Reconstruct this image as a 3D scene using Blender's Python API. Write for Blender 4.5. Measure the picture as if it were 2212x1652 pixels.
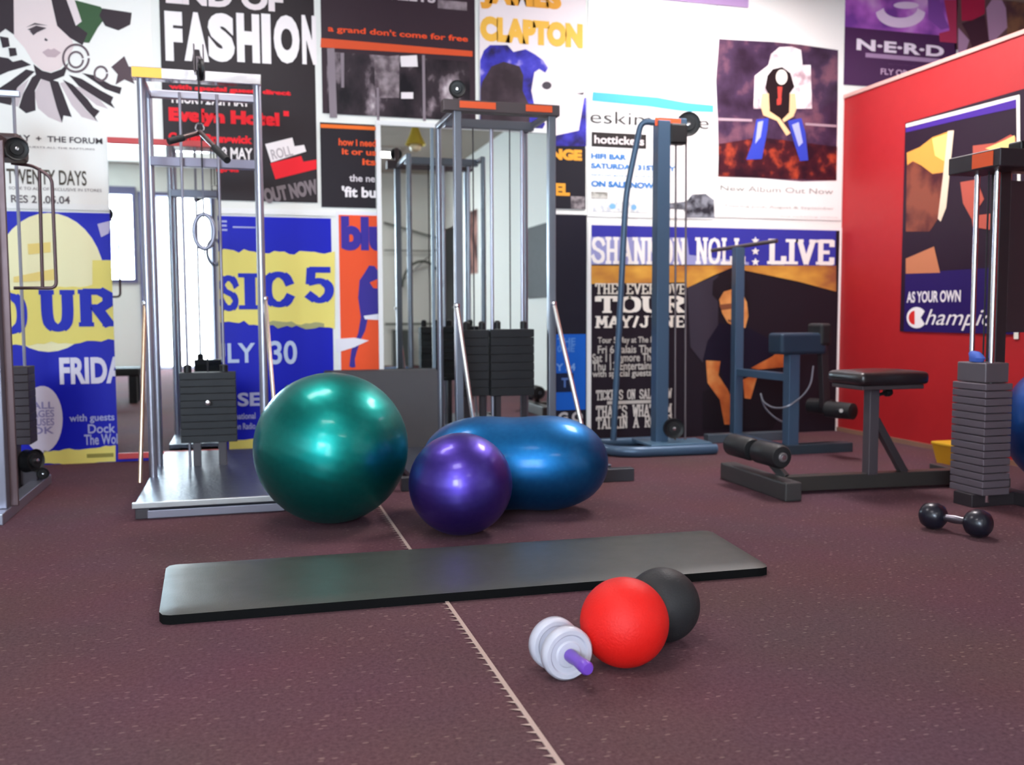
import bpy, bmesh, math, random
from mathutils import Vector, Matrix
random.seed(7)
for o in list(bpy.data.objects): bpy.data.objects.remove(o)
SC = bpy.context.scene
COL = SC.collection
# ------------------------------------------------------------------ camera
EYE = Vector((0, 0, 0.9)); FPX = 2033.6
YAW, PIT, ROL = math.radians(15.732), math.radians(4.210), math.radians(-0.229)
FW = Vector((math.sin(YAW)*math.cos(PIT), math.cos(YAW)*math.cos(PIT), -math.sin(PIT)))
_r0 = Vector((math.cos(YAW), -math.sin(YAW), 0)); _u0 = _r0.cross(FW)
RT = math.cos(ROL)*_r0 + math.sin(ROL)*_u0
UP = -math.sin(ROL)*_r0 + math.cos(ROL)*_u0
cam = bpy.data.cameras.new('camera'); camo = bpy.data.objects.new('camera', cam); COL.objects.link(camo)
cam.sensor_width = 36; cam.lens = 36*FPX/2212; cam.clip_start = 0.02; cam.clip_end = 60
M = Matrix.Identity(4)
for i in range(3): M[i][0], M[i][1], M[i][2], M[i][3] = RT[i], UP[i], -FW[i], EYE[i]
camo.matrix_world = M
cam.dof.use_dof = True; cam.dof.focus_distance = 2.9; cam.dof.aperture_fstop = 2.7
SC.camera = camo
# ------------------------------------------------------------------ world, exposure
SC.view_settings.view_transform = 'Standard'; SC.view_settings.look = 'None'
SC.view_settings.gamma = 1; SC.view_settings.use_curve_mapping = False
SC.view_settings.exposure = 0.92
w = bpy.data.worlds.new('world'); SC.world = w; w.use_nodes = True
w.node_tree.nodes['Background'].inputs[0].default_value = (0.55, 0.7, 1, 1)
w.node_tree.nodes['Background'].inputs[1].default_value = 0.6
LAMP_POWER = 13.0      # emission of the ceiling troffers
WINDOW_POWER = 34.0     # emission of the daylit panes
CEIL = 3.3; YW = 6.18; XR = 4.31; YREAR = -4.0

# ------------------------------------------------------------------ pixel -> place
def ray(x, y): return FW + RT*((x-1106)/FPX) - UP*((y-826)/FPX)
def G(x, y, z=0.0):
    d = ray(x, y); return EYE + d*((z-EYE.z)/d.z)
def P(x, y, Y):
    d = ray(x, y); return EYE + d*(Y/d.y)
def PX(x, y, X):
    d = ray(x, y); return EYE + d*(X/d.x)

# ------------------------------------------------------------------ materials
def lin(c):
    if isinstance(c, str):
        c = c.lstrip('#'); c = [int(c[i:i+2], 16)/255 for i in (0, 2, 4)]
        return tuple((v/12.92 if v <= .04045 else ((v+.055)/1.055)**2.4) for v in c)
    return tuple(c)
_m = {}
def mat(c, rough=.5, metal=0., coat=0., coatr=.1, spec=.5, bump=0., bscale=200., sheen=0.):
    key = (str(c), rough, metal, coat, coatr, spec, bump, bscale, sheen)
    if key in _m: return _m[key]
    m = bpy.data.materials.new('mat'); m.use_nodes = True; nt = m.node_tree
    b = nt.nodes['Principled BSDF']; rgb = lin(c)
    b.inputs['Base Color'].default_value = (*rgb, 1)
    b.inputs['Roughness'].default_value = rough; b.inputs['Metallic'].default_value = metal
    b.inputs['Coat Weight'].default_value = coat; b.inputs['Coat Roughness'].default_value = coatr
    b.inputs['Specular IOR Level'].default_value = spec
    if sheen: b.inputs['Sheen Weight'].default_value = sheen
    # slight procedural unevenness of the finish
    tc = nt.nodes.new('ShaderNodeTexCoord'); n = nt.nodes.new('ShaderNodeTexNoise')
    n.inputs['Scale'].default_value = 14; n.inputs['Detail'].default_value = 4
    nt.links.new(tc.outputs['Object'], n.inputs['Vector'])
    mr = nt.nodes.new('ShaderNodeMapRange'); mr.inputs['To Min'].default_value = max(0, rough-.06); mr.inputs['To Max'].default_value = min(1, rough+.06)
    nt.links.new(n.outputs['Fac'], mr.inputs['Value']); nt.links.new(mr.outputs['Result'], b.inputs['Roughness'])
    if bump:
        n2 = nt.nodes.new('ShaderNodeTexNoise'); n2.inputs['Scale'].default_value = bscale; n2.inputs['Detail'].default_value = 3
        nt.links.new(tc.outputs['Object'], n2.inputs['Vector'])
        bp = nt.nodes.new('ShaderNodeBump'); bp.inputs['Strength'].default_value = bump; bp.inputs['Distance'].default_value = .004
        nt.links.new(n2.outputs['Fac'], bp.inputs['Height']); nt.links.new(bp.outputs['Normal'], b.inputs['Normal'])
    _m[key] = m; return m
def emit(c, s):
    m = bpy.data.materials.new('glow'); m.use_nodes = True; nt = m.node_tree; nt.nodes.clear()
    e = nt.nodes.new('ShaderNodeEmission'); e.inputs[0].default_value = (*lin(c), 1); e.inputs[1].default_value = s
    o = nt.nodes.new('ShaderNodeOutputMaterial'); nt.links.new(e.outputs[0], o.inputs[0]); return m
def noise_print(stops, scale=8., detail=6., stretch=(1, 1, 1), seedv=0., rough=.45, kind='noise'):
    """a printed photograph: noise mapped through a colour ramp"""
    m = bpy.data.materials.new('print'); m.use_nodes = True; nt = m.node_tree; b = nt.nodes['Principled BSDF']
    tc = nt.nodes.new('ShaderNodeTexCoord'); mp = nt.nodes.new('ShaderNodeMapping')
    mp.inputs['Scale'].default_value = stretch; mp.inputs['Location'].default_value = (seedv, seedv*.7, seedv*1.3)
    n = nt.nodes.new('ShaderNodeTexNoise'); n.inputs['Scale'].default_value = scale; n.inputs['Detail'].default_value = detail
    r = nt.nodes.new('ShaderNodeValToRGB'); el = r.color_ramp.elements
    while len(el) < len(stops): el.new(.5)
    for e, (p, c) in zip(el, stops): e.position = p; e.color = (*lin(c), 1)
    nt.links.new(tc.outputs['Object'], mp.inputs[0]); nt.links.new(mp.outputs[0], n.inputs['Vector'])
    nt.links.new(n.outputs['Fac'], r.inputs[0]); nt.links.new(r.outputs[0], b.inputs['Base Color'])
    b.inputs['Roughness'].default_value = rough; b.inputs['Specular IOR Level'].default_value = .18; return m
def carpet_mat():
    m = bpy.data.materials.new('carpet'); m.use_nodes = True; nt = m.node_tree; b = nt.nodes['Principled BSDF']
    L = nt.links.new; tc = nt.nodes.new('ShaderNodeTexCoord')
    n1 = nt.nodes.new('ShaderNodeTexNoise'); n1.inputs['Scale'].default_value = 90; n1.inputs['Detail'].default_value = 5; n1.inputs['Roughness'].default_value = .8
    n3 = nt.nodes.new('ShaderNodeTexNoise'); n3.inputs['Scale'].default_value = 1.6; n3.inputs['Detail'].default_value = 3
    r1 = nt.nodes.new('ShaderNodeValToRGB'); e = r1.color_ramp.elements
    e[0].position = .3; e[0].color = (.080, .037, .046, 1); e[1].position = .72; e[1].color = (.185, .089, .106, 1)
    mp = nt.nodes.new('ShaderNodeMapping'); mp.inputs['Scale'].default_value = (34, 95, 1); mp.inputs['Rotation'].default_value = (0, 0, .25)
    v = nt.nodes.new('ShaderNodeTexVoronoi'); v.inputs['Scale'].default_value = 1; v.inputs['Randomness'].default_value = 1
    lt = nt.nodes.new('ShaderNodeMath'); lt.operation = 'LESS_THAN'; lt.inputs[1].default_value = .24
    sp = nt.nodes.new('ShaderNodeSeparateColor'); gt = nt.nodes.new('ShaderNodeMath'); gt.operation = 'GREATER_THAN'; gt.inputs[1].default_value = .78
    mu = nt.nodes.new('ShaderNodeMath'); mu.operation = 'MULTIPLY'
    mx = nt.nodes.new('ShaderNodeMix'); mx.data_type = 'RGBA'; mx.inputs[7].default_value = (.27, .16, .15, 1)
    mx2 = nt.nodes.new('ShaderNodeMix'); mx2.data_type = 'RGBA'; mx2.blend_type = 'MULTIPLY'; mx2.inputs[0].default_value = .35
    for n in (n1, n3, mp): L(tc.outputs['Object'], n.inputs['Vector'])
    L(n1.outputs['Fac'], r1.inputs[0]); L(mp.outputs[0], v.inputs['Vector'])
    L(v.outputs['Distance'], lt.inputs[0]); L(v.outputs['Color'], sp.inputs[0]); L(sp.outputs[0], gt.inputs[0])
    L(lt.outputs[0], mu.inputs[0]); L(gt.outputs[0], mu.inputs[1])
    L(mu.outputs[0], mx.inputs[0]); L(r1.outputs[0], mx.inputs[6])
    L(mx.outputs[2], mx2.inputs[6]); L(n3.outputs['Color'], mx2.inputs[7]); L(mx2.outputs[2], b.inputs['Base Color'])
    b.inputs['Roughness'].default_value = .95; b.inputs['Specular IOR Level'].default_value = .15
    bp = nt.nodes.new('ShaderNodeBump'); bp.inputs['Strength'].default_value = .6; bp.inputs['Distance'].default_value = .004
    L(n1.outputs['Fac'], bp.inputs['Height']); L(bp.outputs[0], b.inputs['Normal']); return m
def mirror_mat():
    m = bpy.data.materials.new('mirror_glass'); m.use_nodes = True; nt = m.node_tree; b = nt.nodes['Principled BSDF']
    b.inputs['Base Color'].default_value = (.80, .85, .83, 1); b.inputs['Metallic'].default_value = 1; b.inputs['Roughness'].default_value = 0.0
    return m

# ------------------------------------------------------------------ object helpers
WL = {}
def obj(name, bm, m, parent=None, origin=None, smooth=False):
    me = bpy.data.meshes.new(name)
    if parent is not None: o0 = WL[parent.name]
    else: o0 = Vector(origin) if origin is not None else Vector((0, 0, 0))
    bmesh.ops.translate(bm, verts=bm.verts, vec=-o0)
    bmesh.ops.recalc_face_normals(bm, faces=bm.faces)
    bm.to_mesh(me); bm.free(); me.materials.append(m)
    if smooth:
        for p in me.polygons: p.use_smooth = True
        try: me.set_sharp_from_angle(angle=math.radians(40))
        except Exception: pass
    o = bpy.data.objects.new(name, me); COL.objects.link(o)
    if parent is not None: o.parent = parent; WL[o.name] = o0
    else: o.location = o0; WL[o.name] = o0
    return o
def tag(o, label, cat, group=None):
    o['label'] = label; o['category'] = cat
    if group: o['group'] = group
    return o
def struct(o): o['kind'] = 'structure'; return o
def thing(name, label, cat, loc, group=None):
    o = bpy.data.objects.new(name, None); COL.objects.link(o); o.location = loc; o.empty_display_size = .1
    WL[o.name] = Vector(loc); return tag(o, label, cat, group)
def B(): return bmesh.new()
def box(bm, lo, hi, bev=0., mtx=None):
    lo, hi = Vector(lo), Vector(hi)
    b = bmesh.new(); bmesh.ops.create_cube(b, size=1)
    s = hi-lo
    for v in b.verts: v.co = Vector((v.co.x*s.x, v.co.y*s.y, v.co.z*s.z)) + (lo+hi)/2
    if bev: bmesh.ops.bevel(b, geom=list(b.edges), offset=bev, segments=3, profile=.5, affect='EDGES')
    merge(bm, b, mtx); return bm
def merge(bm, b, mtx=None):
    if mtx is not None: bmesh.ops.transform(b, matrix=mtx, verts=b.verts)
    vm = {}
    for v in b.verts: vm[v] = bm.verts.new(v.co)
    for f in b.faces:
        try: bm.faces.new([vm[v] for v in f.verts])
        except ValueError: pass
    b.free()
def frame_of(d):
    d = d.normalized(); a = Vector((0, 0, 1)) if abs(d.z) < .95 else Vector((1, 0, 0))
    x = a.cross(d).normalized(); y = d.cross(x); return x, y
def beam(bm, a, b, w, h=None, bev=.004):
    """square tube between two points (w sideways, h the other way)"""
    a, b = Vector(a), Vector(b); h = h or w; d = b-a; L = d.length; x, y = frame_of(d); z = d.normalized()
    m = Matrix.Identity(4)
    for i in range(3): m[i][0], m[i][1], m[i][2], m[i][3] = x[i], y[i], z[i], a[i]
    return box(bm, (-w/2, -h/2, 0), (w/2, h/2, L), bev, m)
def fillet(pts, r, n=5):
    pts = [Vector(p) for p in pts]; out = [pts[0]]
    for i in range(1, len(pts)-1):
        p, q, s = pts[i-1], pts[i], pts[i+1]
        rr = min(r, (p-q).length*.45, (s-q).length*.45)
        a = q+(p-q).normalized()*rr; c = q+(s-q).normalized()*rr
        for k in range(n+1):
            t = k/n; out.append(a*(1-t)**2+q*2*t*(1-t)+c*t*t)
    out.append(pts[-1]); return out
def tube(bm, pts, r, seg=12, bend=0., closed=False):
    pts = fillet(pts, bend) if bend else [Vector(p) for p in pts]
    rings = []; n = len(pts); px = None
    for i, p in enumerate(pts):
        if closed: d = pts[(i+1) % n]-pts[i-1]
        else: d = (pts[min(i+1, n-1)]-pts[max(i-1, 0)])
        d.normalize()
        if px is None: x, y = frame_of(d)
        else:
            x = (px-d*px.dot(d)).normalized(); y = d.cross(x)
        px = x; rr = r(i/(n-1)) if callable(r) else r
        rings.append([bm.verts.new(p+(x*math.cos(2*math.pi*k/seg)+y*math.sin(2*math.pi*k/seg))*rr) for k in range(seg)])
    for i in range(n if closed else n-1):
        A, C = rings[i], rings[(i+1) % n]
        for k in range(seg): bm.faces.new((A[k], A[(k+1) % seg], C[(k+1) % seg], C[k]))
    if not closed: bm.faces.new(rings[0][::-1]); bm.faces.new(rings[-1])
    return bm
def lathe(bm, prof, org, axis, seg=32):
    """prof: (radius, height along axis)"""
    org, axis = Vector(org), Vector(axis).normalized(); x, y = frame_of(axis); rings = []
    for r, h in prof:
        if r < 1e-6: rings.append([bm.verts.new(org+axis*h)])
        else: rings.append([bm.verts.new(org+axis*h+(x*math.cos(2*math.pi*k/seg)+y*math.sin(2*math.pi*k/seg))*r) for k in range(seg)])
    for A, C in zip(rings, rings[1:]):
        for k in range(seg):
            a, b = A[k % len(A)], A[(k+1) % len(A)]; c, d = C[(k+1) % len(C)], C[k % len(C)]
            f = []
            for v in (a, b, c, d):
                if v not in f: f.append(v)
            if len(f) > 2: bm.faces.new(f)
    if len(rings[0]) > 1: bm.faces.new(rings[0][::-1])
    if len(rings[-1]) > 1: bm.faces.new(rings[-1])
    return bm

# ------------------------------------------------------------------ shared finishes
STEEL = mat('#a9aab8', .32, .85); CHROME = mat('#e8e8ee', .12, 1.); DARKSTEEL = mat('#3a3438', .45, .4)
BLACKM = mat('#141416', .5, .2); PLATE = mat('#1b1c20', .55, .3); BLUEST = mat('#48617a', .42, .35, .15)
RUBBER = mat('#17181a', .7, 0, bump=.2); FOAM = mat('#111114', .6, 0, .1, .3); VINYL = mat('#1d1518', .35, 0, .3, .2)
GREYST = mat('#5e5456', .42, .5); CABLE = mat('#2c2c30', .5, .4); ORANGE = mat('#e85a28', .5); WHITE = mat('#f3f2ee', .5)
TREAD = mat('#626876', .36, .8, bump=.5, bscale=60)

# ================================================================== SETTING
def wallbox(name, lo, hi, m): return struct(obj(name, box(B(), lo, hi), m))
CARPET = carpet_mat()
PAINT = mat('#eeefe9', .6, bump=.08, bscale=40); REDP = mat('#b01c22', .55, bump=.06, bscale=60)
wallbox('floor', (-4.6, -4.1, -.1), (7.1, 6.3, 0), CARPET)
wallbox('ceiling', (-4.6, -4.1, CEIL), (7.1, 6.3, CEIL+.1), mat('#a59c92', .8))
wallbox('wall_back', (-4.6, YW, 0), (7.1, YW+.1, CEIL), PAINT)
wallbox('wall_rear', (-4.6, YREAR-.1, 0), (-1.62, YREAR, 1.45), PAINT)       # below the window sill; other pieces follow
wallbox('wall_rear', (-4.6, YREAR-.1, 2.85), (7.1, YREAR, CEIL), PAINT)
wallbox('wall_rear', (-4.6, YREAR-.1, 1.45), (-3.3, YREAR, 2.85), PAINT)
wallbox('wall_rear', (-.45, YREAR-.1, 0), (7.1, YREAR, 2.85), PAINT)
wallbox('wall_rear', (-1.68, YREAR-.1, 1.45), (-1.62, YREAR, 2.85), PAINT)
wallbox('wall_left', (-4.6, -4, 0), (-4.5, YW, CEIL), PAINT)
wallbox('wall_far', (7.0, -4, 0), (7.1, YW, CEIL), PAINT)
wallbox('wall_side', (3.35, -2.75, 0), (3.45, 2.2, CEIL), PAINT)
wallbox('wall_side', (3.35, YREAR, 2.35), (3.45, -2.75, CEIL), PAINT)
wallbox('wall_right', (XR, 2.6, 0), (XR+.1, YW, 2.475), REDP)
wallbox('trim_1', (XR-.012, 2.6, 2.475), (XR+.112, YW, 2.5), mat('#d9a9a0', .5))
wallbox('baseboard_right', (XR-.012, 2.6, 0), (XR, YW, .03), mat('#8d6a58', .5))
# rear window (daylight) seen only in the left mirror
FRM = mat('#6a6a90', .5)
wf = struct(obj('window_1', box(box(box(box(B(), (-3.34, YREAR, 1.41), (-1.65, YREAR+.05, 1.47)),
     (-3.34, YREAR, 2.80), (-1.65, YREAR+.08, 2.93)), (-3.34, YREAR, 1.47), (-3.28, YREAR+.05, 2.80)), (-1.71, YREAR, 1.47), (-1.65, YREAR+.05, 2.80)), FRM))
obj('window_bar', box(B(), (-2.52, YREAR-.03, 1.47), (-2.47, YREAR+.04, 2.80)), FRM, wf)
obj('window_pane', box(B(), (-3.28, YREAR-.06, 1.47), (-1.71, YREAR-.04, 2.80)), emit((.66, .84, 1.0), WINDOW_POWER), wf)
# glazed rear door hung with white strips, lit from outside
wd = struct(obj('door_2', box(box(box(B(), (-1.62, YREAR, 2.80), (-.45, YREAR+.05, 2.86)), (-1.62, YREAR, .0), (-1.57, YREAR+.05, 2.80)), (-.50, YREAR, .0), (-.45, YREAR+.05, 2.80)), FRM))
for k in range(5):
    x = -1.55+k*.21
    obj('door_strip', box(B(), (x, YREAR-.06, .06), (x+.165, YREAR-.045, 2.78)), emit((.86, .93, 1.0), WINDOW_POWER*.3), wd)
obj('door_back', box(B(), (-1.62, YREAR-.1, .0), (-.45, YREAR-.08, 2.86)), mat('#8c90a0', .6), wd)
dr = struct(obj('door_1', box(B(), (3.36, YREAR, 0), (3.40, -2.78, 2.33), .003), mat('#22262c', .5)))
obj('door_handle', tube(B(), [(3.36, -2.95, 1.0), (3.31, -2.95, 1.0), (3.31, -3.07, 1.0)], .01, bend=.02), CHROME, dr)

# ceiling fittings (overhead, out of frame, front ones seen as highlights on the balls, rear pair added for light)
def troffer(x, y, sx, sy, label, power=1.0, c=(1, .94, .935)):
    t = thing('ceiling_light', label, 'ceiling light', (x, y, CEIL), 'fluorescent ceiling panels')
    b = B()
    for s in (-1, 1):
        box(b, (x+s*sx/2-.02, y-sy/2-.02, CEIL-.06), (x+s*sx/2+.02, y+sy/2+.02, CEIL-.001))
        box(b, (x-sx/2, y+s*sy/2-.02, CEIL-.06), (x+sx/2, y+s*sy/2+.02, CEIL-.001))
    obj('frame', b, WHITE, t)
    obj('diffuser', box(B(), (x-sx/2+.02, y-sy/2+.02, CEIL-.045), (x+sx/2-.02, y+sy/2-.02, CEIL-.015)), emit(c, LAMP_POWER*power), t)
troffer(-.2, 4.5, 1.2, .5, 'white fluorescent ceiling panel above the tall left pulley tower')
troffer(3.1, 4.95, .7, 1.2, 'white fluorescent ceiling panel nearest the red partition', 1.6)
troffer(-.2, 1.3, 1.2, .5, 'white fluorescent ceiling panel above the camera')
troffer(-1.6, -1.6, 1.2, .5, 'added fill light panel at the rear behind the camera', 1.0)  # added fill, no known fitting: brightens the rear wall for the mirrors
troffer(1.6, -1.8, 1.2, .5, 'added fill light panel by the doorway behind the camera', 1.0)  # second added fill panel, lifts the rear wall on the doorway side
troffer(5.6, 4.2, .6, 1.2, 'white fluorescent ceiling panel over the far side of the red partition', .6, (1, .85, 1))

# ================================================================== POSTERS
FONT = bpy.data.curves.new('f', 'FONT')
def text_polys(s, bold):
    c = bpy.data.curves.new('t', 'FONT'); c.body = s; c.offset = bold; c.resolution_u = 4; c.align_x = 'LEFT'
    o = bpy.data.objects.new('t', c); COL.objects.link(o)
    dg = bpy.context.evaluated_depsgraph_get(); me = bpy.data.meshes.new_from_object(o.evaluated_get(dg))
    v = [(p.co.x, p.co.y) for p in me.vertices]; f = [list(q.vertices) for q in me.polygons]
    bpy.data.objects.remove(o); bpy.data.curves.remove(c); bpy.data.meshes.remove(me); return v, f
STROKES = {
 'S': ([[(.92,.74),(.8,.92),(.5,1),(.2,.93),(.1,.75),(.22,.58),(.78,.43),(.9,.25),(.8,.08),(.5,0),(.2,.07),(.06,.27)]], []),
 'H': ([[(.2,0),(.2,1)],[(.8,0),(.8,1)],[(.2,.5),(.8,.5)]], [(.2,0),(.2,1),(.8,0),(.8,1)]),
 'A': ([[(.12,0),(.5,1),(.88,0)],[(.25,.33),(.75,.33)]], [(.12,0),(.88,0)]),
 'N': ([[(.2,0),(.2,1),(.8,0),(.8,1)]], [(.2,0),(.15,1),(.8,1)]),
 'O': ([[(.5,1),(.22,.92),(.1,.7),(.1,.3),(.22,.08),(.5,0),(.78,.08),(.9,.3),(.9,.7),(.78,.92),(.5,1)]], []),
 'L': ([[(.25,1),(.25,0),(.9,0),(.9,.25)]], [(.25,1),(.2,0)]),
 'I': ([[(.5,0),(.5,1)]], [(.5,0),(.5,1)]),
 'V': ([[(.12,1),(.5,0),(.88,1)]], [(.12,1),(.88,1)]),
 'E': ([[(.9,.8),(.9,1),(.25,1),(.25,0),(.9,0),(.9,.22)],[(.25,.5),(.7,.5)]], [(.2,0),(.2,1)]),
 'T': ([[(.08,.76),(.08,1),(.92,1),(.92,.76)],[(.5,1),(.5,0)]], [(.5,0)]),
 'U': ([[(.2,1),(.2,.25),(.32,.05),(.5,0),(.68,.05),(.8,.25),(.8,1)]], [(.2,1),(.8,1)]),
 'R': ([[(.2,0),(.2,1),(.65,1),(.85,.88),(.85,.66),(.65,.52),(.2,.52)],[(.5,.52),(.85,0)]], [(.2,0),(.2,1),(.88,0)]),
 'M': ([[(.12,0),(.18,1),(.5,.3),(.82,1),(.88,0)]], [(.12,0),(.15,1),(.85,1),(.88,0)]),
 'Y': ([[(.12,1),(.5,.48),(.88,1)],[(.5,.48),(.5,0)]], [(.12,1),(.88,1),(.5,0)]),
 'J': ([[(.65,1),(.65,.2),(.5,.02),(.3,.03),(.15,.25)]], [(.65,1)]),
 'C': ([[(.9,.7),(.78,.93),(.5,1),(.22,.92),(.1,.7),(.1,.3),(.22,.08),(.5,0),(.78,.07),(.92,.28)]], []),
 '5': ([[(.85,1),(.22,1),(.18,.58)],[(.18,.58),(.55,.66),(.85,.5),(.88,.25),(.7,.03),(.4,0),(.12,.18)]], []),
 'W': ([[(.06,1),(.27,0),(.5,.8),(.73,0),(.94,1)]], [(.08,1),(.92,1)]),
 'K': ([[(.2,0),(.2,1)],[(.85,1),(.25,.45),(.85,0)]], [(.2,0),(.2,1),(.85,0),(.85,1)]),
 ':': ([[(.5,.12),(.5,.3)],[(.5,.65),(.5,.83)]], []), '/': ([[(.2,0),(.8,1)]], []), '-': ([[(.2,.5),(.8,.5)]], []),
 'D': ([[(.2,0),(.2,1),(.6,1),(.85,.8),(.88,.5),(.85,.2),(.6,0),(.2,0)]], []), ' ': ([], []), "'": ([[(.5,.8),(.5,1)]], []),
}
def slab_polys(s, th=.24, serif=True, adv=1.08):
    v, f = [], []; lift = [0.]; cnt = 0
    def quad(pts):
        i = len(v); v.extend((*p, lift[0]) for p in pts); f.append([i, i+1, i+2, i+3])
    x0 = 0
    for ch in s:
        wd = .55 if ch in ":I'/-" else 1.0
        st, sf = STROKES[ch]
        mp = lambda p: (x0+p[0]*wd, p[1]*1.5*.85+.11)
        for k, pl in enumerate(st):
            q = [mp(p) for p in pl]
            if ch in 'SOCU' or (ch == '5' and k == 1):
                for _ in range(2):
                    nq = [q[0]]
                    for (ax, ay), (bx, by) in zip(q, q[1:]): nq += [(ax*.75+bx*.25, ay*.75+by*.25), (ax*.25+bx*.75, ay*.25+by*.75)]
                    q = nq+[q[-1]]
            for (ax, ay), (bx, by) in zip(q, q[1:]):
                dx, dy = bx-ax, by-ay; L = math.hypot(dx, dy) or 1; dx /= L; dy /= L
                t = th*(.5 if abs(dx) < .8 else .36); e = th*.22; cnt += 1; lift[0] = (cnt % 6)*.0001
                quad([(ax-dx*e-dy*t, ay-dy*e+dx*t), (ax-dx*e+dy*t, ay-dy*e-dx*t), (bx+dx*e+dy*t, by+dy*e-dx*t), (bx+dx*e-dy*t, by+dy*e+dx*t)])
        if serif:
            for p in sf:
                lift[0] = .0007; cx, cy = mp(p); hw = .22*(1.6 if wd < 1 else 1); hh = .085
                quad([(cx-hw, cy-hh), (cx+hw, cy-hh), (cx+hw, cy+hh), (cx-hw, cy+hh)])
        x0 += wd*adv
    return v, f
class Plane:
    def __init__(s, kind): s.kind = kind
    def uv(s, x, y):
        if s.kind == 'back': p = P(x, y, YW); return p.x, p.z
        p = PX(x, y, XR); return -p.y, p.z
    def at(s, u, v, off):
        return Vector((u, YW-off, v)) if s.kind == 'back' else Vector((XR-off, -u, v))
BACK, RED = Plane('back'), Plane('red')
PL = {}
PAPER = .006; STEP = .0012
def poster(name, label, cat, rect, c='#f4f3ee', pl=BACK, rough=.42, thick=PAPER, m=None):
    u0, v1 = pl.uv(rect[0], rect[1]); u1, v0 = pl.uv(rect[2], rect[3])
    a, b = pl.at(u0, v0, .001), pl.at(u1, v1, thick)
    lo = Vector(map(min, a, b)); hi = Vector(map(max, a, b))
    o = obj(name, box(B(), lo, hi), m or mat(c, rough, spec=.2), origin=(lo+hi)/2)
    PL[o.name] = (pl, thick); return tag(o, label, cat)
def ink(c): return mat(c, .5, spec=.18)
def flat(par, name, polys, m, layer):
    """each printed patch is a part of its own"""
    pl, th = PL[par.name]
    if isinstance(m, str): m = ink(m)
    for k, poly in enumerate(polys):
        b = B(); off = th+STEP*layer+k*.00004
        b.faces.new([b.verts.new(pl.at(*pl.uv(x, y), off)) for x, y in poly])
        o = obj(name, b, m, par); PL[o.name] = PL[par.name]
        if k == 0: first = o
    return first
def rect(par, name, r, m, layer):
    """axis-aligned on the wall: only the top-left and bottom-right pixels count"""
    pl, th = PL[par.name]; b = B(); off = th+STEP*layer
    u0, v1 = pl.uv(r[0], r[1]); u1, v0 = pl.uv(r[2], r[3])
    b.faces.new([b.verts.new(pl.at(u, v, off)) for u, v in ((u0, v0), (u1, v0), (u1, v1), (u0, v1))])
    if isinstance(m, str): m = ink(m)
    o = obj(name, b, m, par); PL[o.name] = PL[par.name]; return o
def text(par, s, r, c, layer=3, bold=.0, slab=None, rot=0., name='lettering', shear=0.):
    pl, th = PL[par.name]; off = th+STEP*layer
    v, f = slab_polys(s, **slab) if slab is not None else text_polys(s, bold)
    u0, v1 = pl.uv(r[0], r[1]); u1, v0 = pl.uv(r[2], r[3])
    xs = [p[0] for p in v]; ys = [p[1] for p in v]; ax, bx, ay, by = min(xs), max(xs), min(ys), max(ys)
    cu, cv = (u0+u1)/2, (v0+v1)/2; cr, sr = math.cos(rot), math.sin(rot); b = B(); vs = []
    for x, y, *z in v:
        y0_ = z[0] if z else 0.
        x += shear*(y-(ay+by)/2)
        a = u0+(x-ax)/(bx-ax)*(u1-u0)-cu; e = v0+(y-ay)/(by-ay)*(v1-v0)-cv
        vs.append(b.verts.new(pl.at(cu+a*cr-e*sr, cv+a*sr+e*cr, off+y0_)))
    for q in f:
        try: b.faces.new([vs[i] for i in q])
        except ValueError: pass
    o = obj(name, b, ink(c) if isinstance(c, str) else c, par); PL[o.name] = PL[par.name]; return o
def S(l, ox, oy, k): return [(ox+x/k, oy+y/k) for x, y in l]
def c1(*l): return S(l, 0, 0, 3.16)
def ragged(x0, x1, ya0, ya1, yb0, yb1, amp, n=26):
    """torn band: top edge from (x0,ya0) to (x1,ya1), bottom edge from (x0,yb0) to (x1,yb1)"""
    t = [(x0+(x1-x0)*i/n, ya0+(ya1-ya0)*i/n+random.uniform(-amp, amp)) for i in range(n+1)]
    b = [(x0+(x1-x0)*i/n, yb0+(yb1-yb0)*i/n+random.uniform(-amp, amp)) for i in range(n+1)]
    return t+b[::-1]
def ell(cx, cy, rx, ry, n=36, a0=0, a1=2*math.pi):
    return [(cx+rx*math.cos(a0+(a1-a0)*i/n), cy+ry*math.sin(a0+(a1-a0)*i/n)) for i in range(n+(a1-a0 < 6.2))]

INK = '#2a2126'; BLUE = '#0c14b6'; YEL = '#efe07a'
# --- illustrated face poster, top left
p = poster('poster', 'white poster with drawn woman in striped ruff, top left corner', 'poster', (-150, -60, 340, 450))
df = flat(p, 'drawn_face', [c1((95,-80),(98,250),(170,330),(230,430),(290,482),(350,495),(410,472),(470,400),(505,320),(490,255),(400,185),(365,60),(335,-80))], '#ead9d8', 2)
flat(p, 'drawn_hair', [c1((335,-80),(365,60),(392,180),(480,262),(565,310),(600,230),(520,170),(470,40),(440,-80)),
     c1((-200,-80),(95,-80),(98,240),(40,200),(-40,260),(-200,240)), c1((0,250),(60,260),(70,320),(20,330)), c1((60,330),(110,330),(120,380),(70,390)),
     c1((-60,380),(60,400),(110,440),(40,460),(-60,470)),
     c1((700,60),(900,90),(890,170),(810,210),(720,180),(680,110))], '#3a2f35', 3)
flat(p, 'drawn_leaf', [c1((500,0),(690,50),(730,110),(670,190),(610,295),(545,290),(490,160))], '#3d5c3c', 2)
flat(p, 'drawn_hair_streak', [c1((455,0),(510,0),(560,150),(520,180))], '#e8dadb', 4)
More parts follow.
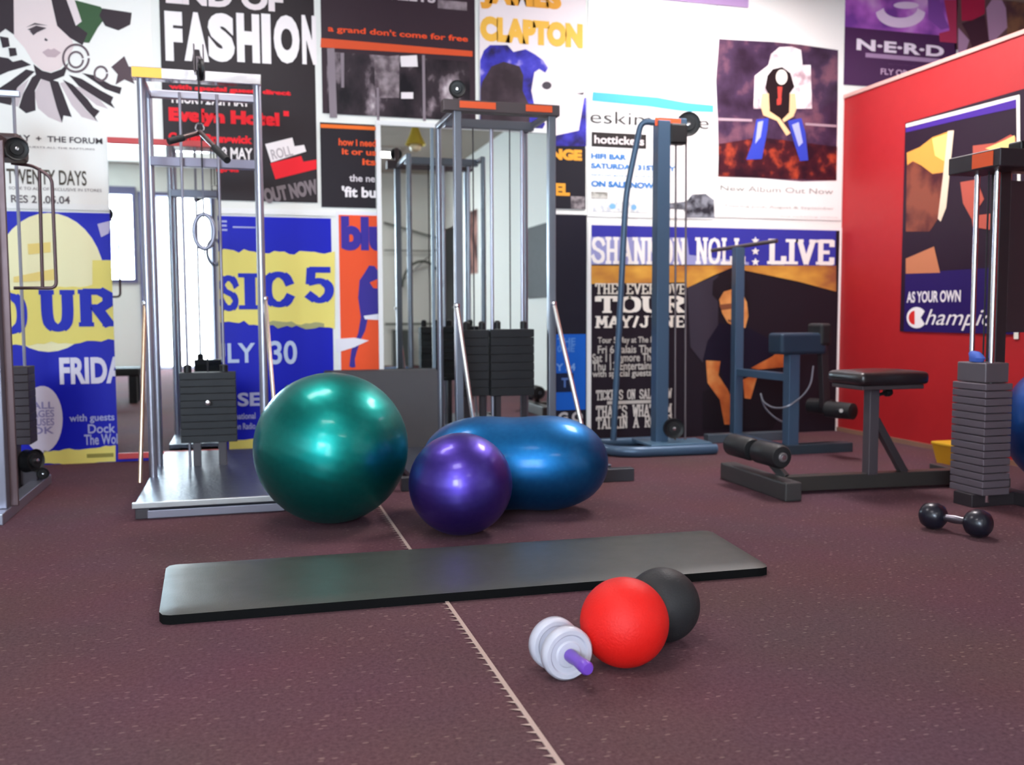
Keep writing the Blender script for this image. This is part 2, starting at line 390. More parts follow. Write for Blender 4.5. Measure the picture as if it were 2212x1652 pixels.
flat(p, 'drawn_ruff_stripe', [c1((-60,640),(70,555),(180,475),(240,490),(120,600),(75,720),(-60,690)), c1((130,735),(160,640),(220,530),(262,500),(285,530),(240,620),(245,755),(180,775)),
     c1((335,540),(400,560),(432,640),(492,800),(435,790),(425,840),(390,740)), c1((430,545),(500,580),(600,680),(640,735),(682,760),(650,800),(670,835),(590,750),(500,640)),
     c1((470,512),(560,540),(690,620),(775,665),(760,700),(785,742),(680,680),(540,590)), c1((560,500),(640,515),(760,580),(832,600),(820,645),(720,610)), c1((-100,500),(60,430),(150,410),(215,445),(60,490),(-100,560))], '#3a2f35', 1)
flat(p, 'drawn_ruff_fold', [c1((235,640),(285,540),(335,545),(385,720),(425,840),(330,800),(260,740)), c1((410,570),(440,560),(590,755),(665,830),(560,800),(490,720)), c1((500,590),(560,600),(690,690),(740,745),(660,720)), c1((75,720),(120,600),(200,540),(150,660),(125,730))], '#cfc2c5', .6)
flat(p, 'drawn_collar', [c1((230,440),(290,485),(350,500),(420,475),(470,430),(440,520),(340,560),(250,530))], '#3a2f35', 1.5)
flat(df, 'drawn_eye', [c1((190,205),(250,178),(320,195),(255,225)), c1((205,215),(240,200),(255,225),(230,245)), c1((180,190),(240,160),(330,178),(240,172)), c1((310,262),(330,275),(322,285),(305,278))], '#4a3f45', 4)
flat(df, 'drawn_lips', [c1((290,360),(330,335),(350,342),(372,333),(418,362),(380,395),(325,392))], '#c4adb2', 4)
flat(p, 'drawn_curl', [S([(x, y) for x, y in ell(520, 400, 95, 100)]+ell(520, 400, 80, 85)[::-1], 0, 0, 3.16), S(ell(520, 410, 55, 60)+ell(520, 410, 42, 46)[::-1], 0, 0, 3.16),
     S(ell(690, 505, 50, 55)+ell(690, 505, 36, 40)[::-1], 0, 0, 3.16)], '#6b5a60', 3)
flat(p, 'drawn_star', [c1((760,460),(850,385),(880,455),(950,470),(895,510),(920,575),(850,545),(790,580),(805,510))], '#5b4a50', 2)
text(p, '28TH MAY  +  THE FORUM', (-40, 288, 222, 312), '#4d4348', bold=.02)
text(p, 'WITH GUESTS ALL THE RAPTURES', (20, 314, 205, 325), '#7a6c70')
text(p, 'TWENTY DAYS', (14, 364, 188, 402), '#575046', bold=.015)
text(p, 'SOME TO ALL OF EXCLUSIVE IN STORES', (20, 403, 220, 415), '#75696a')
text(p, 'RES 21.05.04', (24, 421, 152, 441), '#6a6062', bold=.02)
# --- black fashion poster
p = poster('poster', 'black poster with huge white capitals and red lines of text', 'poster', (342, -60, 686, 438), '#2b2226')
text(p, 'END OF', (357, -45, 612, 28), '#f2e4e6', bold=.05)
for i, (ch, xa, xb) in enumerate((('F',355,396),('A',396,452),('S',448,508),('H',510,562),('I',564,586),('O',590,648),('N',651,684))):
    text(p, ch, (xa, 24+i*1.5, xb, 134+i*1.2), '#fbf3f3', bold=.07)
text(p, 'with special guests direct', (365, 182, 628, 210), '#f0222f', bold=.07)
text(p, 'THURS 27th MAY', (365, 200, 540, 232), '#f4ecec', bold=.03)
text(p, 'Evelyn Hotel', (364, 232, 604, 281), '#f0222f', bold=.07); rect(p, 'red_dot', (612, 240, 624, 252), '#f0222f', 3)
text(p, 'Corner Brunswick', (364, 286, 545, 312), '#f0222f', bold=.06)
text(p, 'FRI 28 MAY', (430, 316, 546, 346), '#f4ecec', bold=.03)
text(p, 'with guests', (440, 361, 516, 375), '#f0222f', bold=.05)
flat(p, 'white_block', [S([(1810,985),(1995,940),(2010,1000),(2075,990),(2090,1035),(1850,1110)], 0, 0, 3.16)], '#f6eeee', 2)
flat(p, 'red_block', [S([(1845,1115),(2055,1065),(2070,1105),(2160,1090),(2160,1155),(1880,1225)], 0, 0, 3.16)], '#f0222f', 2)
text(p, 'ROLL', (585, 318, 632, 342), '#b9aeb0', bold=.02, rot=.25)
text(p, 'OUT NOW', (568, 395, 688, 432), '#83777b', bold=.06, rot=.22)
# --- bus shelter poster
p = poster('poster', 'dark brown poster with orange lettering over a night bus shelter', 'poster', (691, -60, 1027, 262), '#3a2b33')
text(p, 'STREETS', (800, -28, 940, 8), '#cfc0c6', bold=.03)
rect(p, 'pasted_photo', (945, 0, 1008, 24), noise_print([(.3, '#4a3d44'), (.7, '#a8989e')], 12), 2)
text(p, "a grand don't come for free", (708, 55, 1010, 95), '#f2552c', bold=.025)
flat(p, 'orange_stripe', [[(693, 83), (1020, 111), (1020, 123), (692, 103)]], '#d9552f', 3)
rect(p, 'night_photo', (705, 112, 1015, 262), noise_print([(.36, '#1b161c'), (.55, '#3a3036'), (.64, '#8d7f86'), (.74, '#e2d8dc')], 7, 5, (1, 1, .6), 3), 2)
flat(p, 'shelter_window', [[(808, 125), (862, 120), (862, 212), (810, 212)]], noise_print([(.35, '#5a4e54'), (.65, '#9a8d92')], 16), 3)
flat(p, 'shelter_lamp', [[(864, 122), (900, 120), (902, 145), (866, 145)], [(866, 200), (892, 200), (892, 214), (866, 214)]], '#efe8ea', 4)
flat(p, 'shelter_post', [[(706, 105), (722, 105), (728, 255), (712, 255)], [(735, 115), (743, 115), (743, 190), (737, 190)], [(813, 190), (818, 190), (819, 262), (814, 262)], [(911, 120), (917, 120), (919, 262), (913, 262)]], '#8b7f87', 4)
p = poster('poster', 'black poster with orange top stripe, left of tall mirror', 'poster', (691, 264, 812, 450), '#251e25')
rect(p, 'orange_stripe', (692, 268, 812, 282), '#f2742a', 2)
text(p, 'how i need', (731, 299, 812, 318), '#ef5a2c', bold=.03); text(p, 'it or us', (738, 321, 812, 337), '#ef5a2c', bold=.03); text(p, 'its', (782, 343, 812, 358), '#ef5a2c', bold=.03)
text(p, 'the ne', (754, 377, 810, 394), '#d8d0d4', bold=.02); text(p, "'fit bu", (738, 402, 812, 428), '#f4eef0', bold=.035)
# --- yellow lettering / blue face poster
p = poster('poster', 'yellow and blue poster with pale face, above mirror\'s right edge', 'poster', (1034, -60, 1264, 452), '#26242c')
rect(p, 'pale_ground', (1034, -60, 1264, 310), '#f0e4e6', 1)
q9 = lambda *l: S(l, 1030, 0, 6.117)
flat(p, 'blue_ground', [q9((40,1380),(40,800),(90,670),(170,600),(400,600),(480,690),(640,655),(760,720),(870,800),(935,900),(900,965),(820,915),(755,960),(740,1050),(715,1200),(760,1420),(900,1640),(760,1900),(40,1900)), S([(1860,1000),(2040,960),(2080,720),(2095,720),(2095,1075),(1860,1075)], 650, 0, 3.403)], noise_print([(.35, '#2c2450'), (.5, '#3a36a0'), (.64, '#4a46c0'), (.76, '#b4a8e4')], 8, 3, seedv=1), 2)
flat(p, 'dark_hair', [q9((190,880),(350,820),(560,880),(610,1000),(600,1200),(690,1400),(690,1900),(45,1900),(45,1200),(70,1080),(120,1000))], noise_print([(.4, '#33282e'), (.62, '#4a3c44')], 6, 3), 3)
rect(p, 'black_foot', (1034, 312, 1264, 452), '#26242c', 3)
flat(p, 'dark_eye', [S(ell(1805,630,34,28), 650, 0, 3.403), S([(2020,690),(2080,680),(2070,700)], 650, 0, 3.403)], '#4b444c', 3)
text(p, 'JAMES', (1036, -40, 1212, 34), '#eea840', 3, bold=.085); text(p, 'CLAPTON', (1036, 34, 1258, 106), '#f2bc50', 3, bold=.085)
text(p, 'LOUNGE', (1120, 318, 1256, 348), '#f2a83c', 4, bold=.07); text(p, 'HOTEL', (1130, 393, 1230, 424), '#f2a83c', 4, bold=.06)
rect(p, 'small_print', (1232, 424, 1262, 452), noise_print([(.4, '#5a5458'), (.6, '#9a9294')], 30), 4)
# --- white poster, blue band
p = poster('poster', 'white concert poster with pale blue band and thin grey lettering', 'poster', (1270, -60, 1541, 474), '#f7f7f4')
flat(p, 'blue_band', [[(1280, 199), (1330, 203), (1420, 211), (1480, 222), (1540, 228), (1540, 243), (1470, 240), (1400, 230), (1278, 218)]], '#52b4d2', 2)
text(p, 'eskimo joe', (1274, 238, 1530, 288), '#3f3a38', bold=-.004)
rect(p, 'black_label', (1277, 285, 1395, 322), '#2f2a2a', 2); text(p, 'hottickets', (1283, 292, 1390, 315), '#efe6e6', 3, bold=.02)
for s, r, b in (('HIFI BAR', (1276, 331, 1352, 346), .03), ('SATURDAY 31ST MAY', (1276, 352, 1458, 371), .03), ('special guests and friends', (1276, 375, 1440, 386), 0), ('ON SALE NOW', (1276, 390, 1412, 408), .04)):
    text(p, s, r, '#3f7fc4', bold=b+.01)
rect(p, 'small_print', (1276, 414, 1312, 430), noise_print([(.4, '#8a8880'), (.6, '#c8c6be')], 30), 2)
rect(p, 'small_print', (1280, 434, 1400, 460), noise_print([(.4, '#c8ccd0'), (.55, '#efefe8')], 25), 2)
flat(p, 'round_logo', [ell(1322, 446, 7, 6), ell(1368, 448, 6, 6)], '#7fb4dc', 3)
flat(p, 'drawn_car', [S([(790,1500),(960,1480),(1000,1430),(1100,1425),(1160,1470),(1165,1600),(960,1600),(940,1540),(790,1530)], 1200, 0, 3.403)], noise_print([(.4, '#2c2c34'), (.6, '#8d8f98')], 14), 2)
# --- white poster with seated figure photograph
p = poster('poster', 'white poster with photo of seated figure in blue jeans', 'poster', (1549, -60, 1815, 476), '#f6f4f0')
k = 3.403; q5 = lambda *l: S(l, 1200, 0, k)
flat(p, 'photo', [q5(*[(x+random.uniform(-6,6), y+random.uniform(-6,6)) for x, y in ((1200,292),(1400,305),(1600,312),(1800,330),(2078,372),(2075,700),(2065,1000),(2060,1330),(1800,1328),(1500,1310),(1190,1300),(1185,900),(1180,600))])], noise_print([(.35, '#2c1a2c'), (.55, '#45304a'), (.7, '#7a5060')], 6, 6, seedv=2), 2)
flat(p, 'ground', [q5((1195,1060),(1500,1010),(2065,1080),(2060,1328),(1500,1308),(1190,1298))], noise_print([(.38, '#2c1420'), (.55, '#4a1c24'), (.68, '#b0442c')], 9, 6, seedv=5), 3)
flat(p, 'bright_arch', [q5((1560,480),(1580,400),(1640,350),(1730,345),(1800,370),(1810,480),(1870,480),(1880,800),(1450,800),(1460,560))], noise_print([(.36, '#b79aa2'), (.5, '#f4e8ea'), (.7, '#ffffff')], 9, 4), 3)
flat(p, 'rail', [q5((1190,868),(1440,878),(1440,895),(1190,888)), q5((1830,905),(2060,920),(2060,938),(1830,922))], '#b49aa4', 4)
flat(p, 'top', [q5((1550,560),(1590,510),(1660,495),(1720,540),(1750,640),(1715,690),(1720,860),(1640,890),(1570,850),(1560,700),(1535,650))], '#231418', 5)
flat(p, 'face', [q5(*ell(1655,570,42,55))], '#f6ece0', 6)
flat(p, 'necklace', [q5((1625,640),(1660,640),(1650,740),(1630,740)), q5((1620,730),(1655,725),(1650,770),(1620,775))], '#c8453c', 6)
flat(p, 'arm', [q5((1510,690),(1560,690),(1565,820),(1640,870),(1720,980),(1690,1000),(1620,890),(1520,850),(1500,780)), q5((1715,690),(1755,690),(1765,800),(1740,860),(1670,900),(1660,880),(1710,830))], '#f2c596', 7)
flat(p, 'jeans', [q5((1470,880),(1560,870),(1550,960),(1510,1170),(1395,1175),(1440,1050)), q5((1700,890),(1800,870),(1830,980),(1850,1180),(1790,1185),(1750,1060))], '#3848b8', 6)
flat(p, 'jeans_highlight', [q5((1480,900),(1520,890),(1500,1010),(1460,1060)), q5((1730,920),(1780,900),(1810,1050),(1780,1080))], '#a9b0ea', 7)
text(p, 'New Album Out Now', (1555, 400, 1798, 420), '#9a9893'); text(p, 'Touring June, August & September', (1562, 441, 1800, 455), '#aaa8a3'); text(p, 'www.music dates and ticketing online', (1560, 462, 1808, 472), '#bdbbb6')
p = poster('poster', 'lilac poster foot overlapping the two white posters at top', 'poster', (1400, -70, 1614, 18), '#b595c4'); p.location.y -= .012
# --- purple poster beyond the partition
p = poster('poster', 'purple poster with spaced white capitals, above the red partition', 'poster', (1826, -60, 2062, 200), '#4a2450')
rect(p, 'pink_glow', (1826, -60, 2062, 80), noise_print([(.35, '#7a3f9a'), (.5, '#c06ad0'), (.68, '#efc0ee')], 3, 3, seedv=9), 1)
flat(p, 'drawn_helmet', [S(ell(640, 90, 175, 110, a0=0, a1=math.pi)+ell(640, 60, 120, 70, a0=0, a1=math.pi)[::-1], 1750, 0, 3.303), S(ell(680, 40, 90, 25), 1750, 0, 3.303)], '#f2d8f4', 2)
flat(p, 'drawn_strap', [S([(830,-60),(900,-60),(960,140),(990,200),(930,215),(840,140)], 1750, 0, 3.303)], '#8a4fa8', 2)
flat(p, 'red_patch', [S([(950,0),(1040,0),(1040,310),(920,300),(915,240),(990,220)], 1750, 0, 3.303)], '#b8385c', 2)
text(p, 'N\u00b7E\u00b7R\u00b7D', (1849, 84, 2037, 124), '#f6e8f6', bold=.04)
rect(p, 'rule', (1868, 124, 2030, 128), '#b08fb4', 2); text(p, 'FLY OR DIE', (1901, 148, 1990, 168), '#d8b4d4', bold=.02)
text(p, 'the album featuring', (1916, 139, 2010, 146), '#b08fb4')
p = poster('poster', 'poster of person in red cap, partly hidden by red partition', 'poster', (2066, -60, 2330, 130), '#6a4a50')
flat(p, 'red_cap', [S([(1070,-80),(1240,-80),(1240,100),(1150,150),(1075,150)], 1750, 0, 3.303)], '#b8284c', 2)
flat(p, 'brown_figure', [S([(1390,-80),(1526,-80),(1700,0),(1700,200),(1400,250)], 1750, 0, 3.303)], noise_print([(.4, '#5a3a40'), (.6, '#8a6048')], 7), 2)
flat(p, 'pale_sleeve', [S([(1250,60),(1330,-60),(1390,60),(1400,200),(1300,300),(1270,290)], 1750, 0, 3.303), S([(1050,200),(1130,290),(1100,380),(1050,380)], 1750, 0, 3.303)], '#b890b0', 3)
flat(p, 'dark_shape', [S([(1075,170),(1240,110),(1270,290),(1150,340),(1120,250)], 1750, 0, 3.303)], '#4a2a38', 2)
# --- large tour poster with seated man
p = poster('poster', 'wide tour poster headed LIVE showing man in dark shirt', 'poster', (1270, 479, 1812, 944), '#f2efec')
q6 = lambda *l: S(l, 1250, 450, 3.003)
rect(p, 'night_ground', (1277, 486, 1803, 938), '#241c24', 1)
rect(p, 'blue_sky', (1277, 486, 1803, 575), '#3a3a9c', 2)
flat(p, 'pale_sky', [q6((78,185),(700,190),(720,365),(78,365)), q6((700,300),(1100,350),(1100,368),(700,366))], '#9a9ac8', 3)
flat(p, 'sunset', [q6((78,372),(1665,372),(1665,540),(1420,475),(1060,400),(1000,380),(880,430),(700,515),(690,480),(78,490))], noise_print([(.35, '#9a5a3c'), (.5, '#c88a3e'), (.65, '#e2a84a')], 2.5, 3, (1, 1, 2), 4), 4)
sl = dict(th=.26)
text(p, 'SHANNON', (1275, 510, 1480, 573), '#f2ece8', 5, slab=sl); text(p, 'NOLL', (1500, 512, 1608, 573), '#f2ece8', 5, slab=sl)
flat(p, 'star', [[(1630+r*math.sin(a), y-r*math.cos(a)) for i in range(10) for a, r in ((i*math.pi/5, 9 if i % 2 == 0 else 4),)] for y in (520, 543, 566)], '#f2ece8', 5)
text(p, 'LIVE', (1656, 515, 1800, 573), '#f2ece8', 5, slab=dict(th=.3))
text(p, 'THE EVERLOVE', (1284, 611, 1480, 636), '#d9d0c2', 5, slab=sl); text(p, 'TOUR', (1284, 638, 1480, 676), '#ece4d8', 5, slab=dict(th=.3)); text(p, 'MAY/JUNE', (1284, 682, 1480, 707), '#ece4d8', 5, slab=sl)
for i, s in enumerate(('Tour 5 May at The Forum', 'Fri 6 Palais Theatre', 'Sat 11 Enmore Theatre', 'Thu 13 Entertainment', 'with special guests now')):
    text(p, s, (1278 if i > 1 else 1290, 728+i*18, 1440, 743+i*18), '#bdb6ae', 5, bold=.02)
text(p, 'TICKETS ON SALE NOW', (1286, 842, 1450, 860), '#d2cac2', 5, slab=sl); rect(p, 'rule', (1310, 866, 1440, 869), '#bdb6ae', 5)
text(p, "THAT'S WHAT I'M", (1286, 876, 1450, 897), '#d2cac2', 5, slab=sl); text(p, 'TALKIN ABOUT', (1286, 900, 1450, 921), '#d2cac2', 5, slab=sl) if False else text(p, 'TALKIN A ROUND', (1286, 900, 1450, 921), '#d2cac2', 5, slab=sl)
flat(p, 'grey_hill', [q6((700,515),(900,430),(900,800),(800,1000),(720,900))], '#3c3540', 4.5)
flat(p, 'shirt', [q6((910,740),(1000,760),(1110,780),(1260,860),(1330,930),(1120,1040),(1040,1180),(960,1190),(900,1000),(800,985),(830,860))], '#1c1828', 5)
flat(p, 'trousers', [q6((800,1190),(1000,1100),(1300,1060),(1380,1200),(1250,1430),(800,1430))], '#1b161c', 4.6)
flat(p, 'face', [q6((905,590),(930,540),(1000,518),(1060,540),(1085,600),(1095,700),(1075,775),(1010,770),(960,740),(925,680))], noise_print([(.3, '#b8703c'), (.5, '#dd9454'), (.7, '#f0b070')], 5, 3), 6)
flat(p, 'face_shade', [q6((905,625),(1030,610),(1030,645),(920,660)), q6((960,720),(1010,728),(1000,740),(962,735))], '#8a5238', 7)
flat(p, 'hair', [q6((860,560),(865,470),(930,420),(1040,420),(1100,480),(1105,620),(1080,600),(1055,545),(1000,520),(935,540),(900,600))], '#221a20', 7)
flat(p, 'arm', [q6((820,985),(915,990),(900,1080),(960,1170),(1000,1260),(1000,1400),(940,1400),(910,1240),(830,1130)), q6((1110,1035),(1250,960),(1300,915),(1365,910),(1365,1025),(1160,1045)), q6((1060,1110),(1160,1065),(1110,1235),(1070,1230))], noise_print([(.3, '#a4502a'), (.5, '#c86c38'), (.7, '#dc9858')], 5, 3), 6)
# --- dark poster with blue panel
p = poster('poster', 'narrow black poster with bright blue panel beside tall mirror', 'poster', (1150, 462, 1266, 950), '#23212c', m=None)
rect(p, 'white_edge', (1150, 456, 1266, 464), '#f0efee', 1)
rect(p, 'blue_panel', (1190, 722, 1264, 884), '#1c62c8', 2)
text(p, 'THE', (1203, 730, 1242, 745), '#5a8ed8', bold=.03); text(p, '0 HE', (1203, 746, 1240, 760), '#5a8ed8', bold=.03); text(p, 'Y 24', (1200, 785, 1242, 800), '#7aa6e2', bold=.03)
rect(p, 'dark_square', (1199, 806, 1238, 846), '#1b2440', 3); text(p, 'T', (1212, 816, 1226, 836), '#5a7ab8', 4, bold=.04)
text(p, 'G Q', (1205, 890, 1258, 915), '#c8c4c4', bold=.05)
# --- orange poster
p = poster('poster', 'orange poster with leaping blue figure, left of tall mirror', 'poster', (726, 456, 830, 806), '#eceaf0')
rect(p, 'orange_ground', (731, 464, 830, 800), '#f0582e', 1)
q4 = lambda *l: S(l, 650, 450, 3.403)
text(p, 'blu', (736, 467, 838, 543), '#3c2f96', 3, bold=.06)
flat(p, 'blue_figure', [q4((470,470),(500,420),(540,425),(580,480),(580,800),(490,810),(470,900),(440,960),(410,1050),(395,1110),(400,1165),(375,1170),(355,1160),(370,1040),(420,920),(440,800),(420,660),(430,530))], '#3b3190', 3)
flat(p, 'white_boot', [q4((250,960),(390,950),(500,970),(390,1020),(260,1060)), q4((460,790),(570,775),(570,820),(470,815))], '#e8e6ee', 4)
flat(p, 'orange_gap', [q4((505,545),(560,520),(560,590),(530,585))], '#f0582e', 4)
# --- big blue and yellow festival poster behind the left mirror
p = poster('poster', 'huge blue and yellow festival poster behind the red railed mirror', 'poster', (-150, 452, 724, 992), BLUE)
rect(p, 'white_margin', (-150, 446, 724, 455), '#f2f2f0', 1)
q2 = lambda *l: S(l, 0, 480, 2.466)
flat(p, 'yellow_disc', [ell(105, 610, 122, 150)], '#f5efc0', 1)
flat(p, 'yellow_bars', [[(60, 527), (110, 523), (110, 545), (62, 550)], [(30, 598), (120, 580), (124, 605), (30, 610)]], '#f0d780', 3)
flat(p, 'yellow_band', [ragged(-150, 250, 640, 612, 752, 735, 4)], YEL, 2)
flat(p, 'pale_strip', [[(200, 562), (245, 562), (245, 650), (200, 650)]], YEL, 2.5)
for ch, r in (('T', (-90, 640, -20, 715)), ('O', (-20, 630, 62, 722)), ('U', (84, 626, 165, 716)), ('R', (168, 620, 255, 708))):
    text(p, ch, r, '#2430b8', 4, slab=dict(th=.34))
flat(p, 'yellow_band', [ragged(440, 723, 540, 548, 690, 712, 5)], YEL, 2); flat(p, 'torn_fleck', [ragged(560, 700, 694, 700, 705, 708, 4, 14)], '#a8a878', 2.6)
for ch, r in (('S', (470, 594, 518, 672)), ('I', (514, 590, 566, 668)), ('C', (566, 586, 638, 664)), ('5', (656, 576, 722, 655))):
    text(p, ch, r, '#2430b8', 4, slab=dict(th=.34))
text(p, 'FRIDAY', (128, 772, 300, 826), '#e6e2f4', bold=.04)
text(p, 'JULY', (430, 742, 552, 796), '#c4d2ec', bold=.02); text(p, '30', (584, 736, 642, 786), '#c4d2ec', bold=.02)
text(p, 'SE', (513, 848, 564, 876), '#b8bce0', bold=.03)
for s, r in (('national', (508, 892, 552, 904)), ('on Radio', (508, 914, 552, 926)), ('with guests', (150, 895, 248, 912)), ('Dock', (190, 916, 250, 934)), ('The Wolf', (182, 938, 262, 958)), ('E —', (470, 476, 552, 500))):
    text(p, s, r, '#aeb2e0', bold=.02)
flat(p, 'splash', [ell(92, 905, 44, 72, 30)], '#d9cfe0', 2); flat(p, 'torn_splash', [q2((520,10),(600,-10),(580,60),(540,80))], '#c0b8d8', 3)
for i, s in enumerate(('ALL', 'AGES', 'BUSES', 'OK')): text(p, s, (68, 868+i*18, 118, 882+i*18), '#8f86b8', 3, bold=.02)
flat(p, 'yellow_foot', [ragged(95, 250, 974, 962, 1003, 998, 3, 14), ragged(495, 724, 948, 945, 984, 980, 3, 14)], YEL, 2)
rect(p, 'small_print', (188, 980, 246, 986), '#9a9048', 3)
# --- sports poster on the red partition
p = poster('poster', 'framed-edge sportswear poster on red partition wall', 'poster', (1957, 266, 2202, 722), '#2a1a2a', RED)
q7 = lambda *l: S(l, 1750, 0, 3.303); q8 = lambda *l: S(l, 1750, 480, 2.294)
flat(p, 'white_edge', [q7((690,885),(1500,675),(1500,705),(690,910)), q7((1478,690),(1503,680),(1510,1650),(1490,1650)), [(2190, 480), (2202, 480), (2202, 732), (2192, 732)]], '#f4efe2', 1)
flat(p, 'violet_edge', [q7((690,915),(1478,708),(1478,770),(1100,850),(690,945))], '#4a2c90', 2)
flat(p, 'lit_shoulder', [q7((697,1090),(790,1050),(880,980),(990,940),(960,1230),(880,1240),(800,1180),(740,1150),(700,1180))], '#e8a04a', 2)
flat(p, 'bright_shoulder', [q7((880,990),(985,955),(965,1150),(900,1110))], '#f6d878', 3)
flat(p, 'back', [q7((697,1180),(740,1150),(880,1240),(960,1230),(920,1560),(860,1652),(690,1652))], noise_print([(.4, '#4a2028'), (.6, '#8a4a3a')], 4), 2)
flat(p, 'strap', [q7((990,935),(1035,930),(1010,1180),(980,1480),(940,1580),(920,1560),(960,1230))], '#efd2b8', 3)
flat(p, 'figure', [q7((1170,1040),(1330,1020),(1440,960),(1478,980),(1478,1180),(1300,1110),(1170,1120)), q7((1340,1250),(1450,1210),(1440,1330),(1390,1310)), q7((1160,1540),(1330,1520),(1440,1330),(1420,1560),(1300,1640),(1170,1620)), q7((1080,1300),(1200,1280),(1250,1420),(1160,1560),(1100,1450))], '#b8584a', 3)
flat(p, 'bright_arm', [q7((1260,1060),(1400,1000),(1470,965),(1478,1090),(1350,1080))], '#f4d486', 4)
flat(p, 'elbow', [q8((480,180),(620,120),(650,250),(480,255))], '#c47a58', 3)
rect(p, 'violet_foot', (1958, 590, 2192, 722), '#2a1a5c', 2)
text(p, 'AS YOUR OWN', (1962, 630, 2078, 652), '#eae2e6', 4, bold=.03)
text(p, 'hampion', (2006, 668, 2178, 716), '#f2ecec', 4, bold=.0, shear=.35)
flat(p, 'emblem', [ell(1983, 686, 21.5, 23, 40, .62, 5.66)+[(1992, 686)]], '#f2ecec', 4)
flat(p, 'emblem_stripe', [ell(1979, 686, 13, 15, 20, math.pi*.5, math.pi*1.5)], '#d8302e', 5)
# ================================================================== MIRRORS
MIR = mirror_mat()
def mirror(name, label, r, frame_c, fw, sides, depth=.03):
    a = P(r[0], r[1], YW); b = P(r[2], r[3], YW); x0, x1, z0, z1 = a.x, b.x, b.z, a.z
    t = thing(name, label, 'mirror', ((x0+x1)/2, YW-depth, z0))
    obj('mirror_glass', box(B(), (x0, YW-depth, z0), (x1, YW-depth+.006, z1)), MIR, t)
    obj('backing_board', box(B(), (x0+.002, YW-depth+.0065, z0+.002), (x1-.002, YW-.015, z1-.002)), mat('#4a443f', .7), t)
    fm = mat(frame_c, .5); y0, y1 = YW-depth-.012, YW-depth-.0005
    for s in sides:
        bx = {'top': ((x0, y0, z1-fw), (x1, y1, z1)), 'bottom': ((x0, y0, z0), (x1, y1, z0+fw)), 'left': ((x0, y0, z0+fw), (x0+fw, y1, z1-fw)), 'right': ((x1-fw, y0, z0+fw), (x1, y1, z1-fw)),
              'joint': ((x0+.355, y0, z0+fw), (x0+.375, y1, z1-fw))}[s]
        obj('frame_'+('joint' if s == 'joint' else 'rail'), box(B(), *bx, .002), fm if s != 'joint' else mat('#6a7a88', .4), t)
mirror('wall_mirror', 'wide mirror with red top and bottom rails behind left tower', (233, 298, 484, 980), '#c23a3c', .035, ('top', 'bottom'))
mirror('wall_mirror', 'tall white framed mirror in two panels behind centre machine', (810, 262, 1196, 925), '#e4e6e6', .03, ('top', 'left', 'right', 'bottom', 'joint'))

# ================================================================== BALLS
def pearl(c, c2, rough=.43):
    m = bpy.data.materials.new('pearl_vinyl'); m.use_nodes = True; nt = m.node_tree; b = nt.nodes['Principled BSDF']
    b.inputs['Metallic'].default_value = .97; b.inputs['Roughness'].default_value = rough
    b.inputs['Coat Weight'].default_value = .32; b.inputs['Coat Roughness'].default_value = .15
    n = nt.nodes.new('ShaderNodeTexNoise'); n.inputs['Scale'].default_value = 45; n.inputs['Detail'].default_value = 5
    tc = nt.nodes.new('ShaderNodeTexCoord'); nt.links.new(tc.outputs['Object'], n.inputs['Vector'])
    r = nt.nodes.new('ShaderNodeValToRGB'); e = r.color_ramp.elements
    e[0].position = .3; e[0].color = (*lin(c), 1); e[1].position = .7; e[1].color = (*lin(c2), 1)
    nt.links.new(n.outputs['Fac'], r.inputs[0]); nt.links.new(r.outputs[0], b.inputs['Base Color']); return m
def ball(name, label, cat, c, R, m, rings=0, axis=(0, 0, 1), flatten=.985):
    """inflated ball with fine moulded rings and a valve plug, sitting on the floor"""
    c = Vector(c); n = 96; prof = []
    for i in range(n+1):
        a = math.pi*i/n; r = R
        if rings: r += R*.0007*math.cos(a*rings)
        prof.append((max(0, r*math.sin(a)) if 0 < i < n else 0, -r*math.cos(a)))
    b = lathe(B(), prof, (0, 0, 0), axis, 72)
    for v in b.verts: v.co.z *= flatten; v.co += Vector((c.x, c.y, R*flatten))
    o = obj(name, b, m, origin=(c.x, c.y, 0), smooth=True); tag(o, label, cat); return o
BALLP = Vector((.343, 4.098, .329))
g = ball('exercise_ball', 'large shiny green exercise ball on the carpet', 'exercise ball', BALLP, .329, pearl('#0f807a', '#138880'), 44, (.25, -.3, .92))
v = BALLP+Vector((-.55, .25, .8)).normalized()*.327
obj('valve_plug', lathe(B(), [(.009, 0), (.009, .004), (0, .005)], v-Vector((0, 0, .004)), v-BALLP, 14), mat('#0a4a40', .4), g)
pb = ball('exercise_ball', 'small shiny purple exercise ball beside the green one', 'exercise ball', (.826, 3.711, 0), .211, pearl('#4c3a9c', '#5240a4'), 40, (-.2, -.3, .93))
PBC = Vector((.826, 3.711, .211)); v = PBC+Vector((.5, .5, .7)).normalized()*.209
obj('valve_plug', lathe(B(), [(.008, 0), (.008, .004), (0, .005)], v-Vector((0, 0, .003)), v-PBC, 14), mat('#241a50', .4), pb)
ball('exercise_ball', 'blue exercise ball cut off at the right edge, behind the stack', 'exercise ball', (3.955, 3.70, 0), .34, pearl('#184e9c', '#1c56a6'), 44, (.2, .1, .97))
